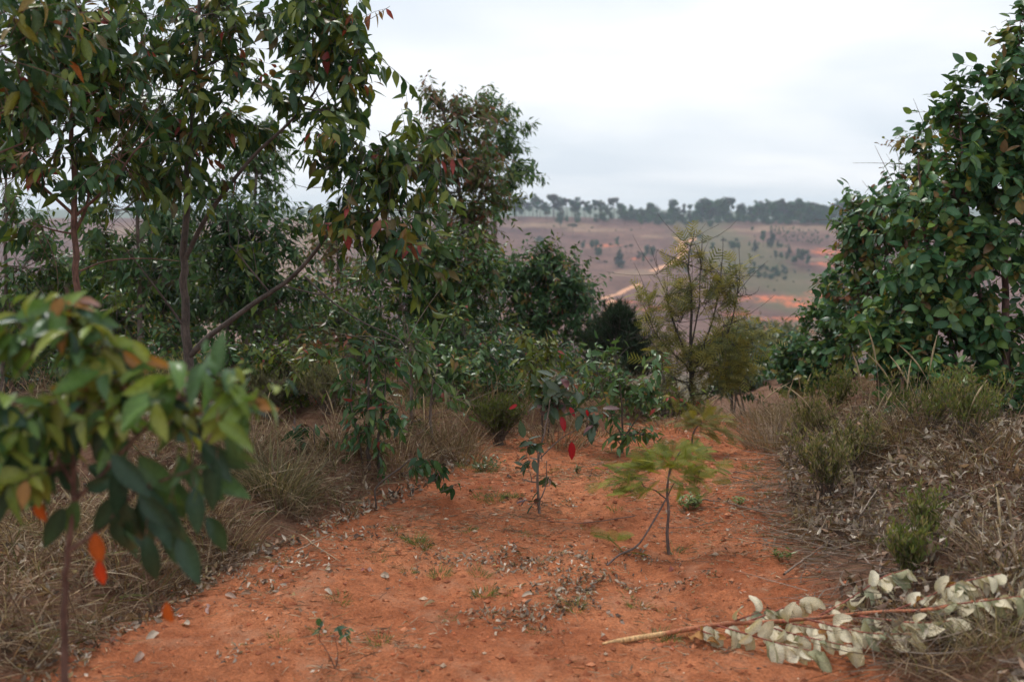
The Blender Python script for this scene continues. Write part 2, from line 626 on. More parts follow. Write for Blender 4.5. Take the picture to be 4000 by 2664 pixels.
def pinnate_template(pairs, span, droop, fat=1.0):
    """a feathery compound leaf: rachis with narrow leaflets on both sides"""
    V, T = [], []
    for k in range(pairs):
        v = 0.12 + 0.86 * k / (pairs - 1)
        h = span * (0.45 + 0.9 * math.sin(math.pi * min(1, v * 1.02)) ** 0.8) * (1 if v < .9 else .7)
        w = -droop * v * v
        for s in (-1, 1):
            b = len(V)
            V += [(0, v - .012 * fat, w, 0.9), (0, v + .022 * fat, w, 0.9), (s * h * .6, v + .16 * h + .03 + .02 * fat, w - .03, 1.05), (s * h, v + .30 * h + .01, w - .06, 1.1)]
            T += [(b, b + 1, b + 2), (b, b + 2, b + 3)]
    b = len(V)
    V += [(-.012, 0, 0, .6), (.012, 0, 0, .6), (.01, .5, -droop * .25, .7), (-.01, .5, -droop * .25, .7), (.004, 1, -droop, .8), (-.004, 1, -droop, .8)]
    Q = [(b, b + 1, b + 2, b + 3), (b + 3, b + 2, b + 4, b + 5)]
    return np.array(V, float), np.array(Q, np.int64).reshape(-1, 4), np.array(T, np.int64).reshape(-1, 3)


FROND = pinnate_template(10, 1.0, 0.16, 1.7)
FROND_S = pinnate_template(5, 1.0, 0.10, 2.7)
CURL2 = leaf_template([(0, 0), (.18, .75), (.42, 1.0), (.72, .75), (1, 0)], 0.30, -0.35, -0.12)
ROLL = leaf_template([(0, 0), (.2, .62), (.45, .8), (.75, .55), (1, 0)], 0.55, 0.55, 0.2)


def frames(axis, normal):
    y = unit(axis)
    x = unit(np.cross(y, normal))
    z = np.cross(x, y)
    return x, y, z


def add_leaves(mb, tpl, pos, axis, normal, L, W, col):
    V, Q, T = tpl
    N = len(pos)
    if N == 0:
        return
    x, y, z = frames(axis, normal)
    L = np.broadcast_to(L, (N,))
    W = np.broadcast_to(W, (N,))
    v = (pos[:, None] + x[:, None] * (V[None, :, 0, None] * W[:, None, None] * .5)
         + y[:, None] * (V[None, :, 1, None] * L[:, None, None]) + z[:, None] * (V[None, :, 2, None] * L[:, None, None]))
    c = np.asarray(col, float)[:, None, :] * V[None, :, 3, None]
    m = len(V)
    off = (np.arange(N) * m)[:, None, None]
    mb.add(v.reshape(-1, 3), (Q[None] + off).reshape(-1, 4) if len(Q) else None, (T[None] + off).reshape(-1, 3) if len(T) else None,
           np.broadcast_to(c, (N, m, 3)).reshape(-1, 3))


_leaf_meshes = {}


def leaf_mesh(tpl, tplname, ci, col, mat, name):
    """a unit leaf shared by all leaf parts of that shape and tint; width, length and lift come from the object's scale"""
    key = (tplname, tuple(np.round(col, 4)), mat, name)
    if key not in _leaf_meshes:
        mb = MB()
        V, Q, T = tpl
        mb.add(V[:, :3] * np.array([.5, 1, 1]), Q, T, np.asarray(col)[None] * V[:, 3:4])
        _leaf_meshes[key] = mb.mesh(name, mat)
    return _leaf_meshes[key]


TPL = {'LANCE': LANCE, 'LANCE2': LANCE2, 'OVATE': OVATE, 'FLATL': FLATL, 'CURL': CURL, 'FROND': FROND, 'FROND_S': FROND_S, 'CURL2': CURL2, 'ROLL': ROLL, **BROAD, **LONG, **SHELL}


class Leaves:
    """leaf positions of one plant; the largest in view become parts of their own, the rest one part of kind stuff"""

    def __init__(self):
        self.p, self.a, self.n, self.L, self.W, self.c, self.o = [], [], [], [], [], [], []

    def add(self, p, a, n, L, W, c, owner=None):
        self.o.append(owner)
        self.p.append(p); self.a.append(a); self.n.append(n); self.L.append(L); self.W.append(W); self.c.append(c)

    def add_many(self, p, a, n, L, W, c, owner=None):
        self.o.extend([owner] * len(p))
        self.p.extend(p); self.a.extend(a); self.n.extend(n); self.L.extend(L); self.W.extend(W); self.c.extend(c)

    def build(self, parent, origin, palette, tplname, singles, mat='leaf', cheap=None, name='leaf', stuff='foliage'):
        if not self.p:
            return
        p = np.array(self.p); a = np.array(self.a); nn = np.array(self.n); L = np.array(self.L); W = np.array(self.W); c = np.array(self.c)
        pal = np.array(palette)
        tset = {'BROAD': tuple(BROAD), 'LONG': tuple(LONG)}.get(tplname, (tplname,))
        # photo position and distance
        rel = p - np.array([0, 0, CAMH])
        s, co = math.sin(PITCH), math.cos(PITCH)
        dep = rel[:, 1] * co - rel[:, 2] * s
        up = rel[:, 1] * s + rel[:, 2] * co
        px = 2000 + FPX * rel[:, 0] / np.maximum(dep, .1)
        py = 1332 - FPX * up / np.maximum(dep, .1)
        inside = (px > -60) & (px < 4060) & (py > -60) & (py < 2720)
        score = np.where(inside, L * W / dep ** 2, -1)
        order = np.argsort(-score + 0.25 * np.std(score) * 0)
        pick = [i for i in order[:singles] if inside[i]]
        mask = np.ones(len(p), bool)
        mask[pick] = False
        x, y, z = frames(a, nn)
        for i in pick:
            tn = tset[i % len(tset)]
            me = leaf_mesh(TPL[tn], tn, c[i], pal[c[i]], mat, name)
            o = bpy.data.objects.new(name, me)
            COL.objects.link(o)
            o.parent = self.o[i] or parent
            M = np.eye(4)
            M[:3, 0] = x[i] * W[i]; M[:3, 1] = y[i] * L[i]; M[:3, 2] = z[i] * L[i]; M[:3, 3] = p[i] - origin
            o.matrix_basis = Matrix(M.tolist())
        if mask.any():
            mb = MB()
            add_leaves(mb, TPL[cheap or tset[0]], p[mask], a[mask], nn[mask], L[mask], W[mask], pal[c[mask]])
            mb.build(stuff, mat, parent, origin, kind='stuff')


DOWN = np.array([0, 0, -1.0])


def rvec(s=1.0):
    return rng.normal(0, s, 3)


def bez(a, b, c, n):
    t = np.linspace(0, 1, n)[:, None]
    return a * (1 - t) ** 2 + 2 * b * t * (1 - t) + c * t * t


def plant(name, label, cat, trunks, clumps, palette, weights, leafL, leafW, tpl='LANCE', cheap=None, singles=0, droop=0.6, bark=(0.11, 0.075, 0.06),
          group=None, new=(), newp=0.0, twigL=0.30, per_twig=9, mat='leaf', limbs=(), base=None, twig_r=0.0022, sub=7, spread=1.0, outward=0.7, bare=0, dens=None):
    """trunks: list of (points, r0, r1); limbs the same, built as branch parts; clumps: (centre, (rx, ry, rz), leaves)"""
    base = np.asarray(trunks[0][0][0] if base is None else base, float)
    dens = dens or (2.2 if cat in ('tree', 'shrub') else 1.25)
    root = empty(name, base, label, cat, group)
    nodes = []                                  # points a branch may start from: (point, radius)
    for k, (pts, r0, r1) in enumerate(trunks):
        mb = MB()
        n = max(10, len(pts) * 5)
        path = smooth_path(pts, n)
        path = path + np.array([vnoise(np.arange(n) * .6, np.full(n, 3.3 + k), 5) - .5, vnoise(np.arange(n) * .6, np.full(n, 7.7 + k), 9) - .5, np.zeros(n)]).T * r0 * 0.9
        r = np.linspace(r0, r1, n) * (1 + 0.10 * (vnoise(np.arange(n) * .8, np.zeros(n), 4) - .5))
        r[0] *= 1.25
        path[0, 2] -= 0.03
        tube(mb, path, r, 9 if r0 > .012 else 6, bark)
        mb.build('trunk' if k == 0 else 'stem', 'bark', root, base)
        nodes += [(path[i], r[i]) for i in range(1, n)]
    for (pts, r0, r1) in limbs:
        mb = MB()
        n = max(8, len(pts) * 4)
        path = smooth_path(pts, n)
        r = np.linspace(r0, r1, n)
        tube(mb, path, r, 7, bark)
        mb.build('branch', 'bark', root, base)
        nodes += [(path[i], r[i]) for i in range(1, n)]
    npts = np.array([q[0] for q in nodes])
    nr = np.array([q[1] for q in nodes])
    lv = Leaves()
    tw = MB()
    pw = np.array(weights, float)
    pw = pw / pw.sum()
    nc = len(palette)
    full = list(palette) + list(new)
    for (c, rad, cnt) in clumps:
        c = np.asarray(c, float)
        rad = np.asarray(rad, float)
        d = npts - c
        hd = np.linalg.norm(d[:, :2], axis=1)
        cost = np.linalg.norm(d, axis=1) + 1.2 * np.maximum(0, d[:, 2] + 0.25 * hd)
        i = int(np.argmin(cost))
        a = npts[i]
        dist = np.linalg.norm(c - a)
        bp = bez(a, a + (c - a) * .5 + np.array([0, 0, -.10 * dist]) + rvec(.05 * dist), c, 9)
        r0 = min(nr[i] * .75, 0.004 + 0.010 * dist)
        owner = None
        if dist > 0.08:
            mb = MB()
            tube(mb, bp, np.linspace(r0, twig_r * 1.3, 9), 6, bark)
            owner = mb.build('branch', 'bark', root, base)
        ntw = max(1, int(round(cnt * dens / per_twig)))
        nsub = max(1, int(round(ntw / 5)))
        for s in range(nsub):
            st = bp[rng.integers(3, 9)]
            u = unit(rvec())
            u[2] = u[2] * .9 + .12
            e = c + u * rad * rng.uniform(.45, .95) * spread
            sp = bez(st, (st + e) / 2 + np.array([0, 0, .05]) + rvec(.04), e, 5)
            tube(tw, sp, np.linspace(twig_r * 1.25, twig_r * .7, 5), 4, bark, False)
            k = max(1, int(round(ntw / nsub)))
            for _ in range(k):
                f = rng.uniform(.25, 1.0)
                q = sp[min(4, int(f * 4))] + (sp[min(4, int(f * 4) + 1)] - sp[min(4, int(f * 4))]) * (f * 4 % 1)
                od = unit(q - c)
                dirn = unit(od * outward + unit(e - st) * .5 + np.array([0, 0, .25]) + rvec(.40))
                ln = twigL * rng.uniform(.6, 1.25)
                te = q + dirn * ln + np.array([0, 0, -.25 * ln * droop])
                tp = bez(q, q + dirn * ln * .55, te, 4)
                tube(tw, tp, np.linspace(twig_r, twig_r * .45, 4), 3, bark, False)
                m = max(2, int(per_twig * rng.uniform(.7, 1.3)))
                fresh = bool(newp) and bool(rng.random() < newp * (1.6 if te[2] > c[2] else .5))
                t = .12 + .88 * (np.arange(m) + .6) / m
                kk = np.minimum(2, (t * 3).astype(int))
                pos = tp[kk] + (tp[kk + 1] - tp[kk]) * (t * 3 - kk)[:, None]
                side = unit(np.cross(dirn[None], rng.normal(0, 1, (m, 3))))
                fwd = np.full(m, .35)
                fwd[-1] = .9
                ax = unit(dirn * fwd[:, None] + side * .9 + DOWN * (droop * 1.5 * rng.uniform(.5, 1.3, m))[:, None] + rng.normal(0, .15, (m, 3)))
                nm = unit(np.array([0, 0, 1.1 - .7 * droop]) + rng.normal(0, .55, (m, 3)) + od * .5 - np.array([0, .35, 0]) * droop)
                sc = rng.uniform(.45, 1.18, m) * np.where(fresh & (t > .7), .62, 1)
                ci = rng.choice(nc, m, p=pw)
                if fresh:
                    ci = np.where(t > .35, nc + rng.integers(0, len(new), m), ci)
                lv.add_many(pos, ax, nm, leafL * sc, leafW * sc * rng.uniform(.85, 1.12, m), ci, owner)
        for _ in range(bare):
            q = bp[rng.integers(2, 9)]
            e = q + unit(rvec() + np.array([0, 0, .3])) * rng.uniform(.25, .6)
            tube(tw, bez(q, (q + e) / 2 + rvec(.04), e, 5), np.linspace(twig_r * 1.3, twig_r * .5, 5), 4, bark, False)
    if tw.n:
        tw.build('twigs', 'bark', root, base, kind='stuff')
    lv.build(root, base, full, tpl, singles, mat, cheap)
    return root


def C(px, py, d, rx, ry, n, rd=None):
    """clump from photo measures: centre, half width and half height in photo pixels, leaf count"""
    m = pxm(d)
    return (P(px, py, d), (rx * m, (rd if rd else min(rx, ry) * 1.0) * m, ry * m), n)


def L(pts, d0, d1=None):
    d1 = d0 if d1 is None else d1
    n = len(pts)
    return [P(a, b, d0 + (d1 - d0) * i / max(1, n - 1)) for i, (a, b) in enumerate(pts)]


def rooted(pts, d):
    """trunk line of photo points with its foot let into the ground"""
    l = L(pts, d)
    g = on_ground(l[0])
    if l[0][2] - g[2] > 0.05:
        l.insert(0, g)
    else:
        l[0] = g
    return l


# ================================================================== the setting: one ground sheet from the path to the far hills
def graded(start, fine_end, step, grow, cap, cap_end, end):
    v = list(np.arange(start, fine_end, step))
    s = step
    while v[-1] < end:
        s = s * grow
        if v[-1] < cap_end:
            s = min(s, cap)
        v.append(v[-1] + s)
    return v


gx_r = graded(0, 4.2, 0.036, 1.09, 5.0, 260, 2050)
gx = np.array([-a for a in gx_r[:0:-1]] + gx_r)
gy = np.array(list(np.arange(-60, 2.8, 3.14)) + graded(2.8, 9.8, 0.036, 1.06, 5.0, 760, 2290))
X, Y = np.meshgrid(gx, gy)
Z = terr(X, Y)
nx, ny = len(gx), len(gy)
idx = np.arange(nx * ny).reshape(ny, nx)
gm = MB()
gm.add(np.stack([X, Y, Z], -1).reshape(-1, 3), np.stack([idx[:-1, :-1], idx[:-1, 1:], idx[1:, 1:], idx[1:, :-1]], -1).reshape(-1, 4))
gmesh = gm.mesh('ground', 'ground', attr=None)
xs, ys = X.ravel(), Y.ravel()
zone = np.zeros((len(xs), 4))
zone[:, 3] = 1
zone[:, 0] = path_mask(xs, ys)
zone[:, 1] = sstep(30, 120, ys)
cover = np.zeros((len(xs), 4))
cover[:, 3] = 1


def blob(px, py, rx, ry, turn=0.0):
    """a patch of the far hillside round a photo point: half width and half depth in photo pixels"""
    c = ground_px(px, py)
    a, b = ground_px(px - rx, py), ground_px(px + rx, py)
    e, f = ground_px(px, py + ry), ground_px(px, py - ry)
    wx = max(2.0, (b[0] - a[0]) / 2)
    wy = max(3.0, (f[1] - e[1]) / 2)
    u = (xs - c[0]) + turn * (ys - c[1])
    v = (ys - c[1])
    nz = 0.55 * fbm(xs / 14, ys / 22, 77, 3)
    return 1 - sstep(.55, 1.15, np.sqrt((u / wx) ** 2 + (v / wy) ** 2) + nz)


for g in ((3010, 1165, 140, 14), (3160, 1190, 90, 9), (3080, 1245, 160, 10), (2960, 1285, 180, 16), (2880, 1225, 60, 10), (3230, 985, 90, 14), (3250, 1030, 70, 8), (2450, 1180, 90, 10),
          (2480, 1010, 50, 6), (2370, 960, 60, 6), (2100, 1010, 60, 8), (3330, 1000, 60, 10), (2550, 1205, 80, 12), (3200, 1150, 50, 12), (3050, 1300, 90, 8)):
    zone[:, 2] = np.maximum(zone[:, 2], blob(*g))
for g in ((2150, 880, 200, 12), (2300, 900, 150, 8), (2480, 1065, 120, 14), (2900, 900, 120, 10), (3100, 890, 200, 12), (2560, 925, 60, 6), (2920, 1240, 40, 12), (3200, 1015, 60, 8), (1250, 880, 200, 30), (600, 900, 300, 40)):
    cover[:, 0] = np.maximum(cover[:, 0], 0.85 * blob(*g))
for g in ((3000, 1090, 130, 30), (2850, 1120, 90, 22), (2700, 870, 140, 14), (2950, 960, 120, 20), (3020, 1010, 120, 12)):
    cover[:, 1] = np.maximum(cover[:, 1], 0.55 * blob(*g))
near_slope = sstep(12, 30, ys) * (1 - sstep(180, 300, ys))
cover[:, 1] = np.maximum(cover[:, 1], 0.6 * near_slope)
cover[:, 1] = np.maximum(cover[:, 1], sstep(800, 1100, ys))
for nm, arr in (('zone', zone), ('cover', cover)):
    a = gmesh.attributes.new(nm, 'FLOAT_COLOR', 'POINT')
    a.data.foreach_set('color', arr.astype(np.float32).ravel())
ground = bpy.data.objects.new('ground', gmesh)
COL.objects.link(ground)
tag(ground, kind='structure')


def track(pts, w, lift=0.10):
    """a worn dirt track laid on the far hillside along photo points"""
    g = np.array([ground_px(*p) for p in pts])
    n = max(14, len(pts) * 8)
    p = smooth_path(g, n)
    p[:, 0] += 1.1 * fbm(np.arange(n) * .5, np.zeros(n), int(pts[0][0]), 2)
    d = unit(np.gradient(p[:, :2], axis=0))
    s = np.stack([d[:, 1], -d[:, 0]], 1)
    rows = []
    for k, f in enumerate((-1, -.4, .4, 1)):
        ww = w * f * (1 + .5 * fbm(np.arange(n) * .45, np.full(n, k * 3.1), 40 + int(pts[0][1]), 2))
        q = p[:, :2] + s * ww[:, None]
        rows.append(np.column_stack([q, terr(q[:, 0], q[:, 1]) + lift + .06 * (abs(f) < .5)]))
    v = np.stack(rows, 1).reshape(-1, 3)
    i = np.arange(n - 1)[:, None] * 4
    j = np.arange(3)[None]
    mb = MB()
    mb.add(v, np.stack([i + j, i + j + 1, i + j + 5, i + j + 4], -1).reshape(-1, 4))
    o = mb.build('dirt_track', 'track')
    tag(o, kind='structure')


track([(2335, 1285), (2352, 1246), (2366, 1224), (2388, 1190), (2388, 1172)], 1.1)
track([(2318, 1170), (2360, 1164), (2397, 1155), (2440, 1136), (2493, 1113)], 1.2)
track([(2412, 1148), (2450, 1128), (2497, 1106)], 0.5, 0.14)
track([(2545, 1062), (2585, 1045), (2627, 1029), (2655, 1008), (2672, 980), (2676, 962)], 1.5)
track([(2652, 1000), (2664, 975), (2668, 952)], 0.55, 0.13)
track([(2646, 985), (2655, 965), (2664, 948)], 0.5, 0.16)
track([(2662, 952), (2690, 942), (2715, 932)], 1.9, 0.12)
track([(2664, 950), (2645, 938), (2634, 927)], 0.8, 0.15)

# ================================================================== far trees
FARBARK = (0.13, 0.10, 0.085)


def far_proto(kind, seed):
    """unit-height tree: crown of many leaf-clump faces, trunk with limbs"""
    r = np.random.default_rng(seed)
    root = bpy.data.objects.new('tree', None)
    lobes = []
    if kind == 'broad':
        trunk_h = .42
        for k in range(9):
            a = r.uniform(0, 6.28)
            lobes.append((r.uniform(.02, .20) * math.cos(a), r.uniform(.02, .20) * math.sin(a), r.uniform(.42, .88), r.uniform(.10, .17)))
        n, s, col = 760, .050, (0.056, 0.098, 0.052)
    elif kind == 'tall':
        trunk_h = .62
        for k in range(8):
            a = r.uniform(0, 6.28)
            lobes.append((r.uniform(.0, .17) * math.cos(a), r.uniform(.0, .17) * math.sin(a), r.uniform(.50, .93), r.uniform(.06, .11)))
        n, s, col = 620, .042, (0.058, 0.090, 0.058)
    elif kind == 'umbrella':
        trunk_h = .66
        for k in range(9):
            a = r.uniform(0, 6.28)
            q = r.uniform(.05, .28)
            lobes.append((q * math.cos(a), q * math.sin(a), r.uniform(.78, .90) - q * .25, r.uniform(.07, .12)))
        n, s, col = 520, .048, (0.060, 0.072, 0.040)
    elif kind == 'conifer':
        trunk_h = .30
        for k in range(12):
            h = .18 + .78 * k / 11
            a = r.uniform(0, 6.28)
            q = .10 * (1.05 - h)
            lobes.append((q * math.cos(a), q * math.sin(a), h, .21 * (1.12 - h)))
        n, s, col = 640, .045, (0.030, 0.055, 0.035)
    elif kind == 'dense':
        trunk_h = .20
        for k in range(11):
            a = r.uniform(0, 6.28)
            q = r.uniform(0, .22)
            lobes.append((q * math.cos(a), q * math.sin(a), r.uniform(.25, .82), r.uniform(.14, .21)))
        n, s, col = 700, .055, (0.048, 0.092, 0.048)
    else:                                        # bush
        trunk_h = .12
        for k in range(7):
            a = r.uniform(0, 6.28)
            q = r.uniform(0, .30)
            lobes.append((q * math.cos(a), q * math.sin(a), r.uniform(.25, .72), r.uniform(.16, .26)))
        n, s, col = 260, .10, (0.060, 0.098, 0.050)
    lobes = np.array(lobes)
    w = lobes[:, 3] ** 2
    pick = r.choice(len(lobes), n, p=w / w.sum())
    u = unit(r.normal(0, 1, (n, 3)))
    p = lobes[pick, :3] + u * (lobes[pick, 3] * r.uniform(.55, 1.1, n) ** .6)[:, None] * np.array([1, 1, .8])
    nm = unit(u + r.normal(0, .6, (n, 3)))
    ax = unit(np.cross(nm, r.normal(0, 1, (n, 3))))
    sz = 1.25 * s * r.uniform(.6, 1.5, n)
    c = np.array(col)[None] * (r.uniform(.65, 1.45, n))[:, None] * (1 + .25 * r.normal(0, 1, (len(lobes), 3)))[pick].clip(.6, 1.5)
    mb = MB()
    add_leaves(mb, FLATL, p - ax * (sz * .5)[:, None], ax, nm, sz, sz * .95, c)
    me_c = mb.mesh('crown', 'far')
    mt = MB()
    tp = smooth_path([(0, 0, -.03), (r.normal(0, .008), r.normal(0, .008), trunk_h * .5), (r.normal(0, .015), r.normal(0, .015), trunk_h), (0, 0, min(.9, trunk_h + .25))], 8)
    tube(mt, tp, np.linspace(.019, .006, 8), 6, FARBARK)
    for k in range(5):
        q = tp[r.integers(3, 7)]
        tube(mt, bez(q, q + np.array([0, 0, .04]), lobes[r.integers(0, len(lobes)), :3], 5), np.linspace(.008, .003, 5), 4, FARBARK, False)
    me_t = mt.mesh('trunk', 'bark')
    return me_t, me_c


FAR = {k: [far_proto(k, 100 + 10 * i + j) for j in range(4)] for i, k in enumerate(('broad', 'tall', 'umbrella', 'conifer', 'dense', 'bush'))}


def far_tree(kind, px, py, hpx, label, group=None, name=None, wide=1.0):
    g = ground_px(px, py)
    if g[1] > 770:                               # over the crest: stand it on the ridge
        r = ray(px, py)
        yy = rng.uniform(705, 745)
        g = on_ground((r[0] / r[1] * yy, yy))
    h = 1.12 * hpx * pxm(g[1])
    me_t, me_c = FAR[kind][rng.integers(0, 4)]
    nmx = name or {'bush': 'bush', 'conifer': 'conifer_tree', 'umbrella': 'umbrella_tree'}.get(kind, 'eucalypt_tree')
    root = empty(nmx, g, label, 'bush' if kind == 'bush' else 'tree', group)
    root.rotation_euler = (0, 0, rng.uniform(0, 6.28))
    w = h * wide * rng.uniform(.92, 1.1)
    root.scale = (w, w, h)
    for nm, me in (('trunk', me_t), ('crown', me_c)):
        o = bpy.data.objects.new(nm, me)
        COL.objects.link(o)
        o.parent = root
    return root


def c1(x, y):
    return 1900 + x / 2.614, 700 + y / 2.614


def c2(x, y):
    return 2600 + x / 2.614, 700 + y / 2.614


S1 = [  # (x, y, height, kind, width, label) measured on the far hillside
    (760, 500, 172, 'dense', .8, 'tall dark bushy tree below the ridge above the flat-topped tree'),
    (822, 470, 95, 'broad', .9, 'small round tree tucked beside the tall dark bushy tree'),
    (930, 462, 130, 'dense', .75, 'narrow dark tree with two crowns stacked below the ridge'),
    (615, 462, 122, 'umbrella', .9, 'small spreading tree on thin trunk on upper hillside near dark bushy trees'),
    (882, 602, 142, 'umbrella', 1.1, 'lone flat-topped tree with bare thin trunk on tan slope'),
    (545, 722, 140, 'dense', .95, 'lone rounded blue-green tree on mauve slope beside the near thicket'),
    (355, 402, 110, 'broad', .8, 'grey-green tree at edge of the near brown-topped tree'),
    (1145, 842, 165, 'broad', .85, 'olive round-crowned tree with clear trunk, lowest of the central cluster'),
    (1355, 896, 185, 'conifer', 1.35, 'dark spreading conifer with layered branches by small red scar'),
    (1075, 725, 115, 'dense', .85, 'dense dark tree behind the olive round-crowned tree'),
    (1125, 715, 105, 'dense', .8, 'dark tree joined to another at back of the central cluster'),
    (985, 742, 110, 'broad', .8, 'pale yellowish tree at near end of the central cluster'),
    (1262, 732, 72, 'umbrella', 1.2, 'low round green tree between pale tree and olive tree'),
    (1332, 722, 122, 'broad', .6, 'slim pale olive tree standing above the dark spreading conifer'),
    (1430, 770, 90, 'umbrella', 1.0, 'small drooping tree directly behind the dark spreading conifer'),
    (1478, 760, 95, 'umbrella', 1.0, 'small brownish domed tree just behind the dark spreading conifer'),
    (1552, 882, 132, 'tall', .9, 'thin-stemmed tree with sparse crown, uphill of the track'),
    (1606, 882, 122, 'broad', .75, 'narrow dark tree beside the thin-stemmed sparse tree'),
    (1680, 892, 72, 'umbrella', 1.0, 'little tree nearest the upper stretch of dirt track'),
    (1645, 785, 112, 'dense', .85, 'round dark tree, uphill one of a touching pair'),
    (1702, 802, 118, 'dense', .9, 'round dark tree, downhill one of a touching pair'),
    (1210, 918, 82, 'umbrella', .95, 'small lone tree with thin trunk on bare slope below the cluster'),
    (1190, 462, 142, 'dense', 1.05, 'big dark round tree group leader below the gap in ridge trees'),
    (1272, 432, 100, 'dense', .8, 'dark tree touching the big round tree below the ridge gap'),
    (1120, 450, 95, 'dense', .8, 'dark shorter tree touching the big round tree on its downhill flank'),
    (1350, 382, 95, 'umbrella', .9, 'umbrella-shaped tree standing below the blue gap in the ridge'),
    (1415, 472, 140, 'broad', .95, 'dark tree at start of the dense wood below the ridge'),
    (1570, 512, 152, 'broad', .75, 'tall narrow dark tree in front of the dense wood'),
    (520, 415, 145, 'tall', .9, 'tall sparse grey tree on open upper hillside'),
    (290, 415, 95, 'broad', .8, 'faint grey tree on upper hillside beside brown-topped tree'),
]
for (x, y, h, k, w, lab) in S1:
    far_tree(k, *c1(x, y), h / 2.614, lab, 'trees scattered over the far hillside', wide=w)
S2 = [
    (1082, 702, 205, 'conifer', .85, 'tallest dark pointed conifer on the slope beyond the feathery tree'),
    (1000, 692, 155, 'broad', .85, 'yellowish broad tree joined to the tallest pointed conifer'),
    (912, 742, 122, 'conifer', 1.2, 'dark cone-shaped tree downhill of the yellowish broad tree'),
    (1146, 692, 78, 'conifer', .9, 'small pointed tree close behind the tallest conifer'),
    (1182, 722, 70, 'broad', 1.0, 'small broad tree between two pointed conifers'),
    (1256, 782, 118, 'conifer', 1.1, 'dark pointed tree above the olive thicket on the slope'),
    (1120, 834, 95, 'broad', .8, 'slender tree at near end of the olive thicket'),
    (1180, 842, 92, 'broad', .8, 'slender tree second from near end of the olive thicket'),
    (1242, 852, 84, 'broad', .9, 'low rounded tree in the middle of the olive thicket'),
    (1310, 872, 98, 'dense', 1.1, 'olive rounded tree in the heart of the thicket'),
    (1400, 892, 170, 'broad', 1.0, 'largest spreading tree of the olive thicket on the slope'),
    (1452, 882, 110, 'dense', .9, 'rounded tree at far end of the olive thicket'),
    (1352, 802, 92, 'broad', .9, 'pale tree behind the largest tree of the olive thicket'),
    (690, 762, 145, 'broad', 1.0, 'dark spreading tree seen just above the feathery tree'),
    (742, 732, 92, 'dense', .8, 'small dark tree touching the dark spreading tree'),
    (482, 752, 100, 'broad', .9, 'dark tree glimpsed between feathery tree tops'),
    (590, 702, 92, 'umbrella', .9, 'faint domed tree glimpsed among feathery tree tops'),
    (260, 802, 80, 'broad', .8, 'small dark tree below the bend of the dirt track'),
    (352, 622, 62, 'dense', 1.3, 'low dark bushy tree at top end of the dirt track'),
    (202, 642, 48, 'dense', 1.3, 'low dark bush inside the fork of the dirt track'),
    (886, 532, 52, 'dense', 1.0, 'lone dark round bush on the tan upper slope'),
    (1650, 616, 52, 'dense', 1.1, 'lone green bush past the planted rows'),
    (900, 905, 64, 'dense', 1.0, 'small dark tree above the bright green bushes'),
]
for (x, y, h, k, w, lab) in S2:
    far_tree(k, *c2(x, y), h / 2.614, lab, 'trees on the slope beyond the feathery tree', wide=w)

for k in range(64):                                     # rows of young plants on the tan slope
    row, i = divmod(k, 13)
    x = 1090 + i * 36 + row * 22 + rng.normal(0, 8)
    y = 505 + row * 32 + i * 3 + rng.normal(0, 5)
    far_tree('bush', *c2(x, y), rng.uniform(18, 40) / 2.614, 'young plant in the planted rows on tan upper slope', 'young plants in rows', wide=.75)
for k in range(46):                                     # bright bushes lower on the slope
    x, y = rng.uniform(830, 1250), rng.uniform(915, 1030)
    far_tree('bush', *c2(x, y), rng.uniform(30, 62) / 2.614, 'bright green bush in the patch below the olive thicket', 'bright green bushes', wide=1.0)
for k in range(60):                                     # green young trees under the wood
    x, y = rng.uniform(-180, 480), 0
    y = rng.uniform(395, 480) + (x + 180) * .02
    far_tree('bush', *c2(x, y), rng.uniform(40, 72) / 2.614, 'young green tree in the low stand under the ridge wood', 'young green trees under the ridge wood', wide=.8)
for k in range(26):
    x, y = (rng.uniform(40, 260), rng.uniform(885, 960)) if k < 14 else (rng.uniform(560, 830), rng.uniform(880, 930))
    far_tree('bush', *c2(x, y), rng.uniform(22, 36) / 2.614, 'dark low bush in the line along the hillside terrace', 'dark bushes along the terrace', wide=1.2)
for k in range(60):
    x, y = rng.uniform(300, 1500), rng.uniform(540, 1150)
    far_tree('bush', *c2(x, y), rng.uniform(14, 36) / 2.614, 'tiny scattered bush on the far slope', 'tiny scattered bushes', wide=1.0)
for (x, y, h) in ((690, 490, 22), (1080, 510, 26), (1050, 537, 18), (1270, 1042, 32), (1292, 966, 22), (1256, 978, 22), (1386, 912, 32), (1476, 842, 20), (1530, 842, 18), (1530, 930, 16),
                  (1900, 740, 16), (1960, 560, 22), (600, 520, 14), (1320, 530, 16), (1480, 530, 22), (1005, 860, 16), (960, 800, 18), (1200, 985, 14), (790, 580, 16), (1830, 720, 18)):
    far_tree('bush', *c1(x, y), h / 2.614, 'tiny scattered bush on the far slope', 'tiny scattered bushes', wide=1.1)

